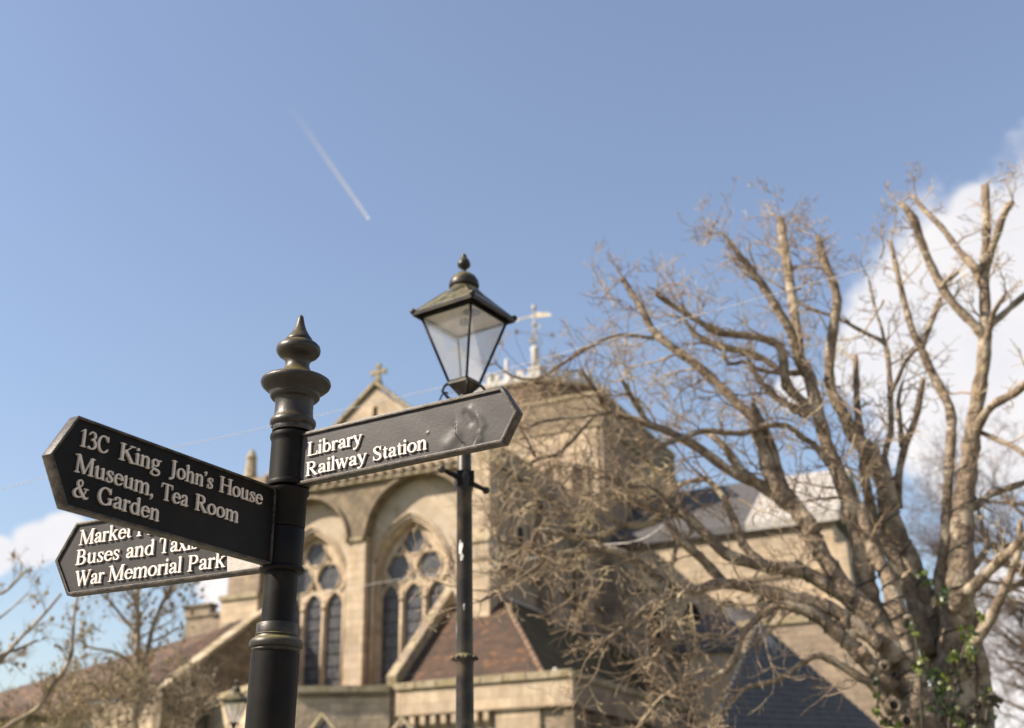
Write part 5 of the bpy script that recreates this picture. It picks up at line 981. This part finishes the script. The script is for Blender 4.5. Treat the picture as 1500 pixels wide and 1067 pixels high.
small_tree('bare_tree', 'thin bare tree with forked boughs at the lower left edge, beside the young tree', [
  [(-120, 1300, 12), (-40, 1120, 9), (10, 1066, 4), (40, 1048, 3.4), (60, 1032, 3), (84, 995, 2.8), (103, 965, 2.6), (107, 930, 2.3), (110, 890, 2), (119, 860, 1.4)],
  [(-90, 1100, 6), (-30, 1000, 4), (0, 970, 3), (25, 940, 2.6), (60, 905, 2.2), (90, 870, 1.6)], [(-60, 1030, 5), (-10, 968, 3), (30, 950, 2.4), (55, 938, 1.6)], [(-80, 980, 4), (-20, 885, 2.4), (10, 865, 2), (40, 835, 1.4)], [(-60, 940, 3), (0, 905, 1.6), (40, 870, 1)], [(95, 985, 1.6), (85, 1015, 1.4), (98, 1035, 1)]],
  17, random.Random(8), 'twig', dens=3.0, bl=.62, budn=90, budsize=.022, lv=2)
rd_ = random.Random(31); st = [[(1640, 1500, 30), (1630, 1250, 26), (1600, 1050, 18), (1590, 900, 13), (1580, 760, 9), (1575, 640, 5)]]
for k in range(15):
    y0 = rd_.uniform(720, 1080); a_ = rd_.uniform(-.25, .75); L_ = rd_.uniform(120, 235); x0 = 1600-(1080-y0)*.05
    st.append([(x0, y0, 6), (x0-L_*.35, y0-L_*.35*math.tan(a_)+6, 4.2), (x0-L_*.7, y0-L_*.7*math.tan(a_)-4, 2.8), (x0-L_, y0-L_*math.tan(a_)*1.05-16, 1.2)])
small_tree('distant_tree', 'hazy twiggy tree standing farther off behind the big pollarded tree', st, 34, rd_, 'twig_red', dens=1.5, bl=2.6, lv=2)
# straggly shrubs along the bottom left in front of the roof
def shrub(label, x0, x1, ytop, D, seed, n):
    r = random.Random(seed); b = at((x0+x1)/2, 1067, D); base = Vector((b.x, b.y, 0)); t = thing('shrub', label, 'shrub', base, group='twiggy shrubs in front of the churchyard wall'); a = MB(); f = MB(); save = (tw['t'], tw['f']); tw['t'], tw['f'] = a, f; lf = MB()
    for _ in range(int(n*.8)):
        x = r.uniform(x0, x1); yt = ytop(x)+abs(r.gauss(0, 16)); p1 = at(x, yt+60, D+r.uniform(-.8, .8))-base; p0 = Vector((p1.x*.6, p1.y, 0)); 
        mid = p0.lerp(p1, .6)+rvec(r)*.15; a.tube([tuple(p0), tuple(mid), tuple(p1)], [.02, .014, .009], 5); grow(p1, (Vector((0, 0, 1))+rvec(r)*.6).normalized(), r.uniform(.6, 1.1), .009, 2, r, .05)
    vs = a.v+f.v
    for _ in range(n*26):
        q = Vector(r.choice(vs))
        if q.z < base.z+2: continue
        e1, e2 = rvec(r)*.045, rvec(r)*.035; lf.poly([q, q+e1, q+e1+e2, q+e2])
    a.build('branches', 'twig', t, kind='stuff'); f.build('twigs', 'twig', t, kind='stuff'); lf.build('leaves', 'bud' if seed % 2 else 'leafb', t, kind='stuff'); tw['t'], tw['f'] = save
shrub('tangled brown shrub at the foot of the young tree, under the tiled roof slope', 60, 190, lambda x: 1010-.12*(x-60), 21, 5, 34)
shrub('brown leafy shrub below the raking stone coping, beside the young tree', 170, 300, lambda x: 985+.18*(x-170), 22, 6, 30)
shrub('low ragged shrub in the bottom corner beneath the thin bare tree', -60, 80, lambda x: 1046, 20, 7, 22)

# ------------------------------------------------------------------ overhead wires and the vapour trail
def wire(label, pts, rad, D):
    P = [at(x, y, d) for (x, y), d in zip(pts, D)]; Q = spline([tuple(p) for p in P], 10)
    return tag(MB().tube(Q, rad, 6).build('overhead_wire', 'wire'), label, 'wire')
wire('pale overhead wire running across the open sky behind the signpost', [(-700, 930), (0, 717), (395, 625), (640, 569), (850, 510), (1090, 443), (1325, 378), (1500, 332), (2100, 150)], .0030, [12.5, 11, 10.6, 10.4, 10.2, 10.2, 10.4, 10.6, 11.5])
wire('pale wire sloping from the church wall to the tree in front of the traceried windows', [(400, 884), (435, 877), (560, 853), (720, 829), (850, 803), (930, 793), (975, 768)], .0045, [48.5, 45, 36, 26, 18, 14, 11.8])
m = bpy.data.materials.new('vapour'); m.use_nodes = True; t = m.node_tree; t.nodes.clear()
d_ = N(t, 'ShaderNodeBsdfDiffuse', inp={'Color': (.95, .93, .93, 1)}); tl = N(t, 'ShaderNodeBsdfTranslucent', inp={'Color': (.95, .93, .93, 1)}); ad = N(t, 'ShaderNodeMixShader', inp={0: .5}); t.links.new(d_.outputs[0], ad.inputs[1]); t.links.new(tl.outputs[0], ad.inputs[2])
tp = N(t, 'ShaderNodeBsdfTransparent'); mxx = N(t, 'ShaderNodeMixShader'); ou = N(t, 'ShaderNodeOutputMaterial'); tcx = N(t, 'ShaderNodeTexCoord'); sx = N(t, 'ShaderNodeSeparateXYZ'); t.links.new(tcx.outputs['Object'], sx.inputs[0])
fac = mth(t, 'DIVIDE', sx.outputs[0], 400.0, clamp=True); fac = mth(t, 'POWER', mth(t, 'SUBTRACT', 1.0, fac), 1.15)
lw = N(t, 'ShaderNodeLayerWeight', inp={'Blend': .5}); soft = mth(t, 'POWER', mth(t, 'SUBTRACT', 1.0, lw.outputs['Facing']), 1.6); nn_ = N(t, 'ShaderNodeTexNoise', inp={'Scale': .03, 'Detail': 4}); t.links.new(tcx.outputs['Object'], nn_.inputs[0])
t.links.new(mth(t, 'MULTIPLY', mth(t, 'MULTIPLY', mth(t, 'MULTIPLY', fac, soft), .75), mth(t, 'ADD', nn_.outputs[0], .4), clamp=True), mxx.inputs[0]); t.links.new(tp.outputs[0], mxx.inputs[1]); t.links.new(ad.outputs[0], mxx.inputs[2]); t.links.new(mxx.outputs[0], ou.inputs[0]); M['vapour'] = m
c0, c1 = at(540, 322, 2600), at(395, 112, 2600); dv = (c1-c0); Lc = dv.length
tr = MB().tube([(0, 0, 0), (Lc*.02, 0, 0), (Lc*.3, 0, 0), (Lc*.7, 0, 0), (Lc, 0, 0)], [1.5, 4.5, 6.5, 8.5, 9.5], 24).build('vapour_trail', 'vapour', smooth=True)
tr.location = c0; tr.rotation_euler = dv.to_track_quat('X', 'Z').to_euler(); tag(tr, 'white vapour trail fading upwards in the blue sky', 'vapour trail')
